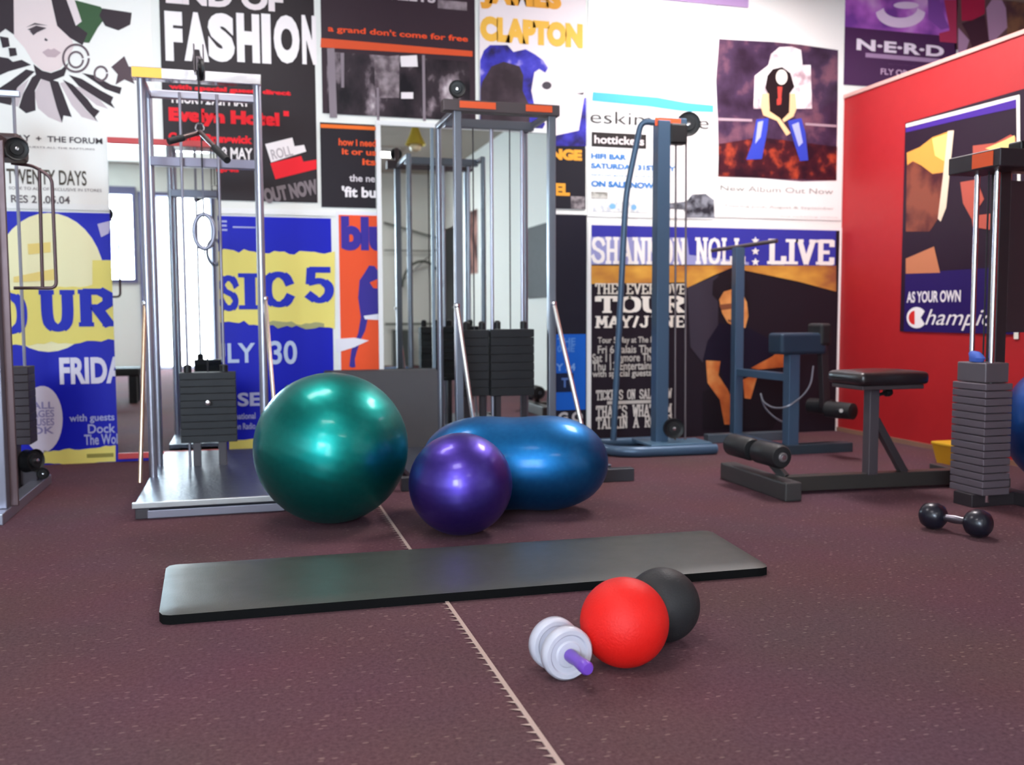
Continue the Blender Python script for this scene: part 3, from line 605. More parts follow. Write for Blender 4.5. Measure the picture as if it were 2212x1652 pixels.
# peanut ball
pn_c = G(1112, 1001, .228)+Vector((.016, .055, 0)); pn_c.z = 0; prof = []
for i in range(97):
    a = math.pi*i/96; x = -math.cos(a)*.425
    s = abs(math.cos(a)); r = .224*(1-s**3.2)**.5*(1-.055*math.exp(-(x/.12)**2)) if 0 < i < 96 else 0
    prof.append((r, x))
b = lathe(B(), prof, (0, 0, 0), (1, -.22, 0), 64)
for v in b.verts: v.co.z = v.co.z*.985+.2208; v.co.x += pn_c.x; v.co.y += pn_c.y
pn = tag(obj('peanut_ball', b, pearl('#17619c', '#1b6aa6', .47), origin=pn_c, smooth=True), 'blue elongated peanut ball lying behind the purple ball', 'exercise ball')
# medicine balls
def rubber(c, bump=.35):
    return mat(c, .55, 0, 0, .1, .35, bump, 160.)
mb = ball('medicine_ball', 'bright red medicine ball in front of black one', 'medicine ball', (.911, 2.186, 0), .113, rubber('#d8160f'), 0, (0, 0, 1), 1.0)
def seam(par, c, R, nrm, m, w=.0012):
    nrm = Vector(nrm).normalized(); x, y = frame_of(nrm); c = Vector(c)
    return obj('seam_line', tube(B(), [c+(x*math.cos(a)+y*math.sin(a))*(R+.0002) for a in [2*math.pi*i/64 for i in range(64)]], w, 6, closed=True), m, par, smooth=True)
0 and seam(mb, (.911, 2.186, .113), .113, (.55, .1, .9), rubber('#b8130d'))
kb = ball('medicine_ball', 'black medicine ball half hidden behind red one', 'medicine ball', (1.082, 2.325, 0), .101, rubber('#232325'), 0, (0, 0, 1), 1.0)
0 and seam(kb, (1.082, 2.325, .101), .101, (.3, .1, .95), rubber('#101012'))

# ================================================================== EXERCISE MAT
mc = [G(343, 1352), G(1665, 1243), G(1532, 1160), G(360, 1238)]
TH = .031
def mat_mesh():
    nx, ny = 64, 14; b = B(); top = {}; bot = {}
    a, bb, c, d = mc
    for i in range(nx+1):
        for j in range(ny+1):
            s, t = i/nx, j/ny
            p = (a*(1-s)+bb*s)*(1-t)+(d*(1-s)+c*s)*t
            # rounded corners
            e = min(s*2.0, (1-s)*2.0); f = min(t*.55, (1-t)*.55); rr = .035
            if e < rr and f < rr:
                dx, dy = rr-e, rr-f; L = math.hypot(dx, dy)
                if L > rr:
                    k = rr/L; s2 = (rr-dx*k)/2.0; t2 = (rr-dy*k)/.55
                    s = s2 if s < .5 else 1-s2; t = t2 if t < .5 else 1-t2
                    p = (a*(1-s)+bb*s)*(1-t)+(d*(1-s)+c*s)*t
            wob = .0015*math.sin(s*9)+.001*math.sin(t*5+s*14)
            edge = min(1, min(e, f)/.012) if min(e, f) < .012 else 1
            top[i, j] = b.verts.new((p.x, p.y, TH+.002+wob*edge-.004*(1-edge)))
            bot[i, j] = b.verts.new((p.x, p.y, .001))
    for i in range(nx):
        for j in range(ny):
            b.faces.new((top[i, j], top[i+1, j], top[i+1, j+1], top[i, j+1])); b.faces.new((bot[i, j], bot[i, j+1], bot[i+1, j+1], bot[i+1, j]))
    for i in range(nx):
        b.faces.new((bot[i, 0], bot[i+1, 0], top[i+1, 0], top[i, 0])); b.faces.new((top[i, ny], top[i+1, ny], bot[i+1, ny], bot[i, ny]))
    for j in range(ny):
        b.faces.new((bot[0, j+1], bot[0, j], top[0, j], top[0, j+1])); b.faces.new((bot[nx, j], bot[nx, j+1], top[nx, j+1], top[nx, j]))
    return b
tag(obj('exercise_mat', mat_mesh(), mat('#3b3d38', .36, 0, 0, .1, .6, .12, 220.), origin=(mc[0]+mc[2])/2, smooth=True), 'long dark grey exercise mat lying across the carpet', 'exercise mat')

em = bpy.data.objects['exercise_mat'].data; em.materials.append(mat('#0b0b0c', .8, spec=.1))
for f in em.polygons:
    if abs(f.normal.z) < .5: f.material_index = 1      # black cut edge
# ================================================================== CARPET SEAM
sb = B(); box(sb, (.578, -3.9, .0005), (.589, 6.0, .0035))
y = 1.2
while y < 4.6:
    n = .040+random.uniform(-.007, .007); L = random.uniform(.014, .026)
    vs = [sb.verts.new(p) for p in ((.579, y, .003), (.579, y+.013, .003), (.579-L, y+.016+random.uniform(-.003, .003), .002))]
    sb.faces.new(vs)
    y += n
tag(obj('carpet_seam', sb, mat('#b39a90', .8), origin=(.583, 2.8, 0)), 'pale frayed carpet seam running from the camera to the balls', 'carpet seam')

# ================================================================== AB ROLLER
wf_, wr_ = G(1224, 1466), G(1188, 1436); ax = (wf_-wr_); ax.z = 0; AX = ax.normalized(); RW = .066
AXF = Vector((wf_.x, wf_.y, RW)); AXR = AXF-AX*.075
ab = thing('ab_roller', 'white double wheel ab roller with purple handle beside red ball', 'ab roller', (AXF.x, AXF.y, 0))
def wheel_prof(): return [(.012, -.016), (.030, -.016), (.034, -.012), (.046, -.012), (.050, -.017), (.060, -.017), (.0655, -.011), (.066, 0), (.0655, .011), (.060, .017), (.050, .017), (.046, .012), (.034, .012), (.030, .016), (.012, .016)]
WPL = mat('#bdbcc8', .4, 0, .2)
obj('wheel', lathe(B(), wheel_prof(), AXF, AX, 56), WPL, ab, smooth=True); obj('wheel', lathe(B(), wheel_prof(), AXR, AX, 56), WPL, ab, smooth=True)
obj('hub', lathe(B(), [(.034, -.065), (.034, -.01)], AXF, AX, 32), mat('#a4a3b0', .45), ab, smooth=True)
obj('axle', lathe(B(), [(.007, -.15), (.007, .11)], AXF, AX, 12), CHROME, ab, smooth=True)
GRIP = mat('#6a3fae', .4, 0, .2)
for s, o0, k in ((1, AXF, 1.), (-1, AXR, .6)):
    obj('handle_grip', lathe(B(), [(a, .017+(h-.017)*k) for a, h in ((.010, .017), (.016, .019), (.0165, .035), (.014, .06), (.0165, .09), (.017, .112), (.013, .118), (0, .119))], o0, AX*s, 20), GRIP, ab, smooth=True)

# ================================================================== DUMBBELL
d1, d2 = G(2015, 1142), G(2112, 1160); RH = .056
db = thing('dumbbell', 'black round headed dumbbell on floor below right weight stack', 'dumbbell', ((d1.x+d2.x)/2, (d1.y+d2.y)/2, 0))
A1, A2 = Vector((d1.x, d1.y, RH)), Vector((d2.x, d2.y, RH)); da = (A2-A1).normalized()
for c, s in ((A1, -1), (A2, 1)):
    obj('head', lathe(B(), [(.0, -.052), (.028, -.050), (.046, -.036), (.055, -.014), (.056, 0), (.055, .014), (.046, .036), (.03, .048), (0, .050)], c, da*s, 28), mat('#1a1a26', .35, .2, .2), db, smooth=True)
obj('handle', lathe(B(), [(.014, .04), (.016, .07), (.018, (A2-A1).length/2), (.016, (A2-A1).length-.07), (.014, (A2-A1).length-.04)], A1, da, 18), mat('#77727c', .3, .9), db, smooth=True)

# ================================================================== LEFT PULLEY TOWER
YP = 5.08
def plates(t, x0, x1, y0, y1, z0, n, h, m, pin=None):
    for i in range(n): obj('weight_plate', box(B(), (x0, y0, z0+i*h), (x1, y1, z0+i*h+h*.97), .003), m, t)
def pulley(t, c, R, axis, wth=.022, m=None, name='pulley_wheel'):
    w_ = obj(name, lathe(B(), [(.0, -wth/2), (R*.55, -wth/2), (R*.6, -wth*.3), (R*.85, -wth*.3), (R, -wth/2), (R*.9, 0), (R, wth/2), (R*.85, wth*.3), (R*.6, wth*.3), (R*.55, wth/2), (0, wth/2)], c, axis, 28), m or BLACKM, t, smooth=True)
    obj('axle_bolt', lathe(B(), [(0, -wth*.75), (R*.16, -wth*.7), (R*.18, 0), (R*.16, wth*.7), (0, wth*.75)], c, axis, 14), CHROME, w_, smooth=True); return w_
tw = thing('pulley_tower', 'left chrome pulley tower on a steel tread platform', 'weight machine', (-.2, 4.9, 0))
PZ = .075
obj('platform', box(B(), (-.49, 4.38, .045), (.20, 5.98, PZ), .004), TREAD, tw)
obj('platform_lip', box(B(), (-.50, 4.36, .052), (.21, 4.38, PZ+.004), .003), mat('#a8a8a8', .35, .9), tw)
obj('front_tube', beam(B(), (-.44, 4.40, .02), (.15, 4.40, .02), .036, .038), mat('#7d7a86', .4, .6), tw)
for x in (-.46, .16): obj('skid', box(B(), (x-.03, 4.39, 0), (x+.03, 5.95, .044), .003), DARKSTEEL, tw)
xl, xr = P(318, 600, YP).x, P(565, 600, YP).x
zt = P(309, 165, YP).z
for x in (xl, xr): obj('upright', tube(B(), [(x, YP, PZ), (x, YP, zt)], .02, 16), STEEL, tw, smooth=True)
obj('top_beam', beam(B(), (xl-.04, YP, zt+.012), (xr+.02, YP, zt+.012), .07, .055), CHROME, tw)
obj('beam_sticker', box(B(), (xl-.038, YP-.038, zt-.012), (xl+.10, YP-.0352, zt+.036)), mat('#e8b43a', .4), tw)['label'] = 'yellow sticker'
ys = 5.34
obj('rear_beam', beam(B(), (xl, ys+.12, zt), (xr, ys+.12, zt), .04), STEEL, tw)
for x in (xl, xr):
    obj('rear_upright', tube(B(), [(x, ys+.12, PZ), (x, ys+.12, zt)], .018, 12), STEEL, tw, smooth=True)
    obj('side_rail', beam(B(), (x, YP, zt-.01), (x, ys+.12, zt-.01), .03), STEEL, tw)
a, c = P(391, 958, ys), P(509, 803, ys)
sx0, sx1, sz0, sz1 = a.x, c.x, a.z, c.z
n = 10; plates(tw, sx0, sx1, ys, ys+.10, sz0, n, (sz1-sz0)/n, PLATE)
obj('selector_pin', lathe(B(), [(.009, 0), (.009, .05), (.012, .052), (.012, .06), (0, .061)], ((sx0+sx1)/2, ys+.005, (sz0+sz1)/2+.03), (0, -1, 0), 12), CHROME, tw)
for x in (P(398, 600, ys).x, P(478, 600, ys).x):
    obj('guide_rod', tube(B(), [(x, ys+.05, PZ), (x, ys+.05, zt)], .0078, 10), mat('#8f8c98', .4, .7), tw, smooth=True)
    obj('stack_collar', lathe(B(), [(.022, 0), (.022, .035), (.012, .04)], (x, ys+.05, sz1), (0, 0, 1), 14), BLACKM, tw, smooth=True)
for x in (sx0+.06, sx1-.10): obj('stack_stand', box(B(), (x, ys+.02, PZ), (x+.04, ys+.08, sz0)), DARKSTEEL, tw)
obj('rear_beam', beam(B(), (xl, ys+.12, 1.72), (xr, ys+.12, 1.72), .05), mat('#6e6a78', .4, .6), tw)
for s in (('l', P(313, 655, YP), G(303, 1042, PZ), '#d8b89c'), ('r', P(573, 645, YP), G(606, 1040, PZ), '#f0e0d0')):
    p0 = s[1]; p1 = s[2]
    br = obj('brace_rod', tube(B(), [p0, p1], .011, 12), mat(s[3], .2, .9), tw, smooth=True)
    obj('rod_end', lathe(B(), [(.0, -.016), (.014, -.01), (.016, 0), (.014, .01), (0, .016)], p0, (0, 0, 1), 14), CHROME, br, smooth=True)
pc = P(430, 150, YP-.05)
pulley(tw, pc, .055, (1, .3, 0))
for x in (-.025, .019): obj('pulley_cheek', box(B(), (pc.x+x, pc.y-.02, pc.z-.02), (pc.x+x+.006, pc.y+.02, pc.z+.12), .002), GREYST, tw)
obj('pulley_bracket', beam(B(), (pc.x, pc.y, zt+.03), (pc.x, pc.y, zt+.10), .03), GREYST, tw)
bm_ = P(432, 288, YP-.09)
obj('cable', tube(B(), [(bm_.x, bm_.y, pc.z), (bm_.x, bm_.y, bm_.z+.045)], .004, 8), CABLE, tw, smooth=True)
sxm = (sx0+sx1)/2
obj('cable', tube(B(), [(sxm, ys+.05, sz1), (sxm, ys+.05, zt)], .004, 8), CABLE, tw, smooth=True)
hb = P(441, 500, ys-.06)
hn = thing('stirrup_handle', 'grey oval stirrup handle hanging inside left pulley tower', 'handle', (hb.x, hb.y, hb.z))
obj('stirrup', tube(B(), [hb+Vector((.05*math.cos(a), 0, .09*math.sin(a))) for a in [2*math.pi*i/28 for i in range(28)]], .012, 10, closed=True), mat('#8a8c9c', .35, .5), hn, smooth=True)
obj('strap', beam(B(), hb+Vector((0, 0, .09)), hb+Vector((0, 0, .33)), .035, .008), mat('#6f7080', .6), hn)
# bent bar hanging from the cable
e1, e2 = P(366, 305, YP-.16), P(490, 345, YP-.36)
lb = thing('pulldown_bar', 'dark bent pulldown bar hanging from left tower cable', 'pulldown bar', (bm_.x, bm_.y, bm_.z))
mid1 = bm_+(e1-bm_)*.3; mid2 = bm_+(e2-bm_)*.3
obj('bar', tube(B(), [e1, bm_+(e1-bm_)*.12+Vector((0, 0, .004)), bm_+Vector((0, 0, .006)), bm_+(e2-bm_)*.12+Vector((0, 0, .006)), e2], .012, 12), mat('#6a5a58', .3, .8), lb, smooth=True)
for q, w_ in ((e1, e2), (e2, e1)):
    d = (bm_-q)
    obj('grip', tube(B(), [q-d.normalized()*.006, q+d*.45], .017, 14), RUBBER, lb, smooth=True)
obj('hanger', tube(B(), [bm_+Vector((0, 0, .028))+Vector((.02*math.cos(a), 0, .02*math.sin(a))) for a in [2*math.pi*i/16 for i in range(16)]], .004, 8, closed=True), CHROME, lb, smooth=True)

# ================================================================== CENTRE TWIN STACK TOWER
ct = thing('pulley_tower', 'centre pulley tower with orange stickers and twin black stacks', 'weight machine', (1.4, 4.9, 0))
YC = 5.1; xl, xr = P(990, 600, YC).x, P(1191, 600, YC).x; zt = P(1100, 236, YC).z
obj('platform', box(B(), (.80, 4.75, .045), (1.90, 5.75, PZ), .004), TREAD, ct)
obj('front_skid', beam(B(), (.74, 4.72, .035), (1.985, 4.66, .035), .06, .07), mat('#4a4a50', .4, .6), ct)
for x in (.86, 1.84): obj('skid', box(B(), (x-.03, 4.78, 0), (x+.03, 5.75, .044), .003), DARKSTEEL, ct)
CST = mat('#7f838e', .35, .8)
for x in (xl, xr):
    obj('upright', beam(B(), (x, YC, PZ), (x, YC, zt), .043), CST, ct)
    obj('rear_upright', tube(B(), [(x, 5.62, PZ), (x, 5.62, zt)], .018, 12), CST, ct, smooth=True)
    obj('side_rail', beam(B(), (x, YC, zt-.01), (x, 5.62, zt-.01), .03), CST, ct)
xa = P(955, 236, YC).x; xb = P(1205, 236, YC).x
obj('top_beam', beam(B(), (xa, YC, zt), (xb, YC, zt), .075, .06), GREYST, ct)
for q0, q1 in ((993, 1071), (1136, 1193)):
    u0, u1 = P(q0, 230, YC-.04), P(q1, 238, YC-.04); obj('beam_sticker', box(B(), (u0.x, YC-.0415, zt-.014), (u1.x, YC-.038, zt+.022)), ORANGE, ct)['label'] = 'orange sticker'
yk = 5.40
for r in ((1002, 856, 1056, 712), (1061, 856, 1154, 710)):
    a, c = P(r[0], r[1], yk), P(r[2], r[3], yk)
    plates(ct, a.x, c.x, yk, yk+.1, a.z, 8, (c.z-a.z)/8, PLATE)
    for k in (.2, .8):
        x = a.x+(c.x-a.x)*k
        obj('stack_collar', lathe(B(), [(.02, 0), (.02, .04), (.01, .05)], (x, yk+.05, c.z), (0, 0, 1), 12), BLACKM, ct, smooth=True)
        obj('stack_stand', box(B(), (x-.015, yk+.03, PZ), (x+.015, yk+.07, a.z)), DARKSTEEL, ct)
    xm = (a.x+c.x)/2; obj('cable', tube(B(), [(xm, yk+.05, c.z), (xm, yk+.05, zt-.02)], .004, 8), CABLE, ct, smooth=True)
obj('rear_beam', beam(B(), (xl, yk+.05, zt-.02), (xr, yk+.05, zt-.02), .05), CST, ct)
for q in (1067, 1133):
    x = P(q, 500, yk).x; obj('guide_rod', tube(B(), [(x, yk+.05, PZ), (x, yk+.05, zt-.02)], .011, 10), STEEL, ct, smooth=True)
for p0, p1 in ((P(987, 660, YC-.03), G(1035, 1000, PZ)), (P(1196, 655, YC-.03), G(1275, 1000, PZ))):
    br = obj('brace_rod', tube(B(), [p0, p1], .013, 12), mat('#f2f0ec', .18, .9), ct, smooth=True); obj('rod_end', lathe(B(), [(.0, -.018), (.016, -.01), (.018, 0), (.016, .01), (0, .018)], p0, (0, 0, 1), 14), CHROME, br, smooth=True)
pc = P(985, 195, YC); obj('pulley_bracket', beam(B(), (pc.x, YC, zt+.03), (pc.x, YC, pc.z+.04), .03), GREYST, ct); pulley(ct, (pc.x, YC-.03, pc.z), .045, (.3, 1, 0))
# dark board leaning on the mirror
lb0, lb1, lt0, lt1 = P(705, 985, 5.86), P(962, 985, 5.86), P(700, 800, 6.08), P(945, 802, 6.08)
bb = B(); 
def quadslab(b, pts, d):
    f = [b.verts.new(p) for p in pts]; k = [b.verts.new(p+d) for p in pts]
    b.faces.new(f); b.faces.new(k[::-1])
    for i in range(4): b.faces.new((f[i], f[(i+1) % 4], k[(i+1) % 4], k[i]))
lb0.z = lb1.z = .006; zt_ = (lt0.z+lt1.z)/2; lt0.z = lt1.z = zt_
quadslab(bb, [lb0, lb1, lt1, lt0], Vector((0, .045, .01)))
bmesh.ops.bevel(bb, geom=list(bb.edges), offset=.006, segments=2, affect='EDGES')
fb = tag(obj('padded_board', bb, mat('#35353a', .6, bump=.2), origin=(lb0+lb1)/2), 'dark grey padded board leaning on wall behind green ball', 'board')
obj('edge_trim', beam(B(), lb1+Vector((.008, .02, .01)), lt1+Vector((.008, .02, -.01)), .012, .045), mat('#77787c', .4, .5), fb)

# ================================================================== BLUE CABLE COLUMN
bc = thing('cable_pulley_machine', 'blue cable column with orange label in front of tour poster', 'weight machine', (2.5, 5.5, 0))
YB = 5.55; xb_ = P(1427, 600, YB).x; zb = P(1427, 262, YB).z
obj('column', beam(B(), (xb_, YB, .05), (xb_, YB, zb), .085), BLUEST, bc)
obj('rear_brace', tube(B(), [(xb_-.02, YB, zb-.01), P(1385, 262, YB+.05), P(1352, 420, YB+.1), P(1325, 950, YB+.2)], .02, 12, bend=.12), BLUEST, bc, smooth=True)
oa = P(1417, 254, YB-.045); ob = P(1472, 267, YB-.045)
obj('top_arm', beam(B(), (xb_-.03, YB, zb-.01), (xb_+.19, YB, zb-.01), .06), BLUEST, bc); obj('beam_sticker', box(B(), (oa.x, YB-.034, zb-.035), (ob.x, YB-.031, zb+.015)), ORANGE, bc)['label'] = 'orange sticker'
q = P(1487, 268, YB-.02); pulley(bc, q, .075, (.35, 1, 0), .03); q2_ = P(1463, 295, YB-.02)
obj('pulley_block', box(B(), (q2_.x-.06, YB-.05, q2_.z-.05), (q2_.x+.06, YB+.03, q2_.z+.08), .015), BLACKM, bc)
for qx in (1460, 1482): obj('cable', tube(B(), [P(qx, 300, YB), P(qx-2, 955, YB)], .007, 8), GREYST, bc, smooth=True)
pulley(bc, P(1455, 925, YB-.08), .065, (.2, 1, 0), .035)
bx = P(1320, 985, YB)
obj('base_tube', tube(B(), [(2.20, 6.05, .035), (2.17, 5.5, .035), (2.3, 5.40, .035), (2.86, 5.37, .035)], .033, 12, bend=.12), BLUEST, bc, smooth=True)
obj('base_tube', tube(B(), [(2.2, 5.85, .035), (2.8, 5.82, .035)], .03, 12), BLUEST, bc, smooth=True)
obj('foot_plate', box(B(), (2.42, 5.38, .06), (2.84, 5.62, .075), .003), mat('#5e7f98', .4, .4), bc)
obj('foot_plate', box(B(), (xb_-.08, YB-.08, .04), (xb_+.08, YB+.28, .06), .003), BLUEST, bc)

# ================================================================== BLUE CURL STATION
cs = thing('curl_station', 'blue curl station with crossbar and black rollers near corner', 'weight machine', (3.2, 5.6, 0))
YA = 5.86; xA = P(1593, 700, YA).x; zA = P(1597, 535, YA).z
obj('rear_skid', beam(B(), P(1525, 950, YA).xy.to_3d()+Vector((0, 0, .03)), P(1705, 940, YA).xy.to_3d()+Vector((0, 0, .03)), .07, .06), mat('#5d6a74', .4, .5), cs)
obj('tall_post', beam(B(), (xA, YA, .06), (xA, YA, zA), .065), BLUEST, cs)
obj('tee_handle', tube(B(), [P(1537, 541, YA+.18), P(1600, 532, YA), P(1679, 520, YA-.25)], .014, 10), GREYST, cs, smooth=True)
YB2 = 5.25; xB = P(1709, 850, YB2).x; zB = P(1709, 745, YB2).z
obj('short_post', beam(B(), (xB, YB2, .05), (xB, YB2, zB), .075), BLUEST, cs)
zc = P(1650, 802, YA).z
obj('crossbar', beam(B(), (xA, YA, zc), (xB, YB2, zc), .05), BLUEST, cs)
ha, hb_ = P(1672, 765, YB2), P(1772, 718, YB2)
obj('head_bracket', box(B(), (ha.x, YB2-.08, ha.z), (hb_.x, YB2+.08, hb_.z), .02), mat('#26394c', .5, .3), cs)
obj('front_skid', beam(B(), P(1690, 985, YB2).xy.to_3d()+Vector((0, 0, .03)), P(1832, 978, YB2).xy.to_3d()+Vector((0, 0, .03)), .1, .06), mat('#43525c', .4, .5), cs)
obj('side_skid', beam(B(), (xB-.06, YB2, .03), (xA, YA, .03), .06, .06), BLUEST, cs)
la = P(1775, 705, YB2-.02); lb_ = P(1782, 880, YB2-.02)
obj('lever_arm', beam(B(), la, lb_, .05), DARKSTEEL, cs); obj('lever_pad', box(B(), (la.x-.05, YB2-.09, la.z-.12), (la.x+.03, YB2+.07, la.z+.02), .02), FOAM, cs)
for c, L in ((P(1775, 878, YB2+.1), .1), (P(1815, 886, YB2-.25), .1)):
    obj('foam_roller', lathe(B(), [(.0, -L), (.03, -L), (.05, -L+.01), (.052, 0), (.05, L-.01), (.03, L), (0, L)], c, (.35, -1, 0), 24), FOAM, cs, smooth=True)
obj('roller_axle', tube(B(), [P(1775, 878, YB2+.2), P(1817, 887, YB2-.37)], .012, 10), CHROME, cs, smooth=True)
obj('cable', tube(B(), [P(x, y, YB2+d) for x, y, d in ((1757, 790, -.08), (1752, 830, -.1), (1735, 855, -.1), (1700, 880, -.09), (1670, 882, 0), (1648, 868, .1), (1642, 845, .15), (1650, 880, .15), (1680, 908, .1), (1715, 918, 0))], .006, 8, bend=.06), mat('#7a7c86', .35, .7), cs, smooth=True)

# ================================================================== FLAT BENCH
be = thing('leg_curl_bench', 'low bench with dark padded seat beside the red wall', 'bench', (3.0, 4.1, 0))
GB = mat('#4c4a4a', .45, .5); YS = 4.02
obj('front_foot', beam(B(), (2.49, 3.90, .045), (2.50, 4.56, .045), .09, .09, .008), GB, be)
obj('base_beam', beam(B(), (2.54, 4.1, .05), (3.62, 4.02, .05), .07, .075), mat('#46423f', .45, .5), be)
obj('rear_foot', beam(B(), (3.62, 3.80, .035), (3.62, 4.3, .035), .07, .07), GB, be)
xp = P(1890, 900, YS).x; zs = P(1890, 838, YS).z
obj('seat_post', beam(B(), (xp, YS+.03, .08), (xp, YS+.03, zs), .055), mat('#5f575c', .4, .5), be)
obj('seat_brace', beam(B(), (xp+.02, YS+.03, .36), (xp+.20, YS+.03, .08), .04), mat('#4a4346', .45, .5), be)
s0, s1 = P(1826, 830, YS), P(1972, 800, YS)
def cushion(lo, hi, r, crown):
    b = bmesh.new(); box(b, lo, hi, r); cx, cy = (lo[0]+hi[0])/2, (lo[1]+hi[1])/2
    bmesh.ops.subdivide_edges(b, edges=[e for e in b.edges if e.calc_length() > .05], cuts=6, use_grid_fill=True)
    for v in b.verts:
        if v.co.z > (lo[2]+hi[2])/2: v.co.z += crown*max(0, 1-((v.co.x-cx)/(hi[0]-cx))**2)*max(0, 1-((v.co.y-cy)/(hi[1]-cy))**2)
    return b
obj('seat_pad', cushion((s0.x, YS-.13, zs+.022), (s1.x, YS+.16, zs+.085), .022, .012), VINYL, be, smooth=True)
obj('seat_board', box(B(), (s0.x+.02, YS-.11, zs), (s1.x-.02, YS+.14, zs+.021), .004), mat('#3f3538', .5, .1), be)
kx = P(1920, 855, YS).x; kz = P(1920, 855, YS).z
obj('adjusting_knob', lathe(B(), [(.008, 0), (.008, .05), (.02, .052), (.024, .07), (.02, .085), (0, .088)], (xp+.028, YS+.03, kz), (1, 0, .25), 16), BLACKM, be, smooth=True)
obj('roller_arm', beam(B(), (2.56, 4.09, .08), (2.50, 4.2, .20), .04), GB, be)
ra, rb = P(1690, 992, 3.97), P(1580, 955, 4.45); rz = (ra.z+rb.z)/2; ra.z = rb.z = rz; rd = (rb-ra).normalized(); RL = (rb-ra).length
obj('roller_axle', tube(B(), [ra-rd*.015, rb+rd*.015], .012, 10), CHROME, be, smooth=True)
for o0 in (0., RL*.55):
    L = RL*.45; obj('foam_roller', lathe(B(), [(.022, 0), (.05, .002), (.058, .014), (.058, L-.014), (.05, L-.002), (.022, L)], ra+rd*o0, rd, 28), FOAM, be, smooth=True)
obj('end_cap', lathe(B(), [(.02, -.012), (.024, -.008), (.024, 0)], ra, rd, 18), mat('#7a7678', .4, .6), be, smooth=True)

# ================================================================== RIGHT WEIGHT STACK
rs = thing('weight_stack_machine', 'tall weight stack machine with chrome rods at right edge', 'weight machine', (3.3, 3.6, 0))
X0, X1, Y0, Y1 = 3.21, 3.36, 3.50, 3.71
zb0, zb1 = .07, P(2132, 828, Y0).z
zb0 = G(2132, 1092).z+.06
N = 15; h = (zb1-zb0)/N
GP = mat('#6a6068', .5, .35)
for i in range(N): obj('weight_plate', box(B(), (X0, Y0, zb0+i*h), (X1, Y1, zb0+i*h+h*.9), .004), GP, rs)
zt1 = P(2132, 785, Y0).z
obj('head_plate', box(B(), (X0+.01, Y0+.015, zb1), (X1-.01, Y1-.015, zt1), .006), mat('#6a6268', .45, .4), rs)
ztop = P(2132, 360, Y0+.1).z
for yy in (Y0+.045, Y1-.045): obj('guide_rod', tube(B(), [((X0+X1)/2-.01, yy, zb0-.04), ((X0+X1)/2-.01, yy, ztop)], .012, 14), CHROME, rs, smooth=True)
obj('cable', tube(B(), [((X0+X1)/2, (Y0+Y1)/2, zt1), ((X0+X1)/2, (Y0+Y1)/2, ztop)], .004, 8), CABLE, rs, smooth=True)
obj('top_bracket', box(B(), (X0-.01, Y0-.05, ztop-.02), (X1+.02, Y1+.06, ztop+.06), .006), DARKSTEEL, rs)
obj('bracket_sticker', box(B(), (X0-.0125, Y0-.01, ztop-.012), (X0-.0105, Y0+.115, ztop+.052)), ORANGE, rs)['label'] = 'orange sticker'
obj('frame_post', beam(B(), (X1+.045, Y0+.16, .06), (X1+.045, Y0+.16, ztop+.02), .06), DARKSTEEL, rs)
obj('top_arm', beam(B(), (X1-.02, Y0+.16, ztop+.03), (X1+.6, Y0+.16, ztop+.03), .08), DARKSTEEL, rs)
obj('pulley_housing', box(B(), (X1-.03, Y0-.03, ztop+.05), (X1+.06, Y0+.05, ztop+.10), .01), BLACKM, rs)
obj('base_skid', beam(B(), (X0-.02, Y0+.1, .03), (X1+.12, Y0+.1, .03), .12, .06), DARKSTEEL, rs); obj('base_skid', beam(B(), (X1+.1, Y0-.2, .03), (X1+.1, Y1+.1, .0305), .07, .06), DARKSTEEL, rs)
obj('side_panel', box(B(), (X1+.08, Y0+.14, .80), (X1+.5, Y0+.18, ztop-.05), .006), mat('#3b2f34', .5, .2), rs)
cl = P(2120, 772, Y1+.02)
# blue cloth tucked behind the rods
b = B(); c0 = Vector((X0+.02, Y1-.03, zt1))
obj_c = lathe(b, [(0, 0), (.022, .002), (.026, .02), (.022, .04), (.014, .05), (0, .052)], (X0+.034, Y0+.105, zt1), (.05, 0, 1), 20)
for v in b.verts: v.co.y = (v.co.y-(Y0+.105))*1.6+Y0+.105+.01*math.sin(v.co.z*90)
tag(obj('cloth', b, mat('#4060b8', .7), origin=(X0+.055, Y0+.105, zt1), smooth=True), 'crumpled blue cloth on top of right weight stack', 'cloth')

# ================================================================== YELLOW BOX
yb = G(2030, 1002); yx0 = P(2013, 975, 4.70).x
yb_ = thing('storage_tub', 'yellow tub on floor against the red wall', 'tub', (yx0+.12, 4.6, 0))
YT = mat('#d8a020', .45)
def tub(b, x0, x1, y0, y1, z1, t=.008, fl=.02):
    prof = [(x0+fl, y0+fl, 0), (x1-fl, y0+fl, 0), (x1-fl, y1-fl, 0), (x0+fl, y1-fl, 0)]
    out0 = [b.verts.new(p) for p in prof]; out1 = [b.verts.new((x, y, z1)) for x, y in ((x0, y0), (x1, y0), (x1, y1), (x0, y1))]
    in1 = [b.verts.new((x, y, z1)) for x, y in ((x0+t, y0+t), (x1-t, y0+t), (x1-t, y1-t), (x0+t, y1-t))]; in0 = [b.verts.new((x, y, .01)) for x, y in ((x0+fl+t, y0+fl+t), (x1-fl-t, y0+fl+t), (x1-fl-t, y1-fl-t), (x0+fl+t, y1-fl-t))]
    b.faces.new(out0[::-1]); b.faces.new(in0)
    for i in range(4):
        j = (i+1) % 4; b.faces.new((out0[i], out0[j], out1[j], out1[i])); b.faces.new((out1[i], out1[j], in1[j], in1[i])); b.faces.new((in1[i], in1[j], in0[j], in0[i]))
    return b
obj('tub_body', tub(B(), yx0, yx0+.24, 4.5, 4.70, .11), YT, yb_)
obj('tub_lid', box(B(), (yx0-.006, 4.494, .1105), (yx0+.246, 4.706, .128), .005), mat('#e4b22c', .4), yb_)

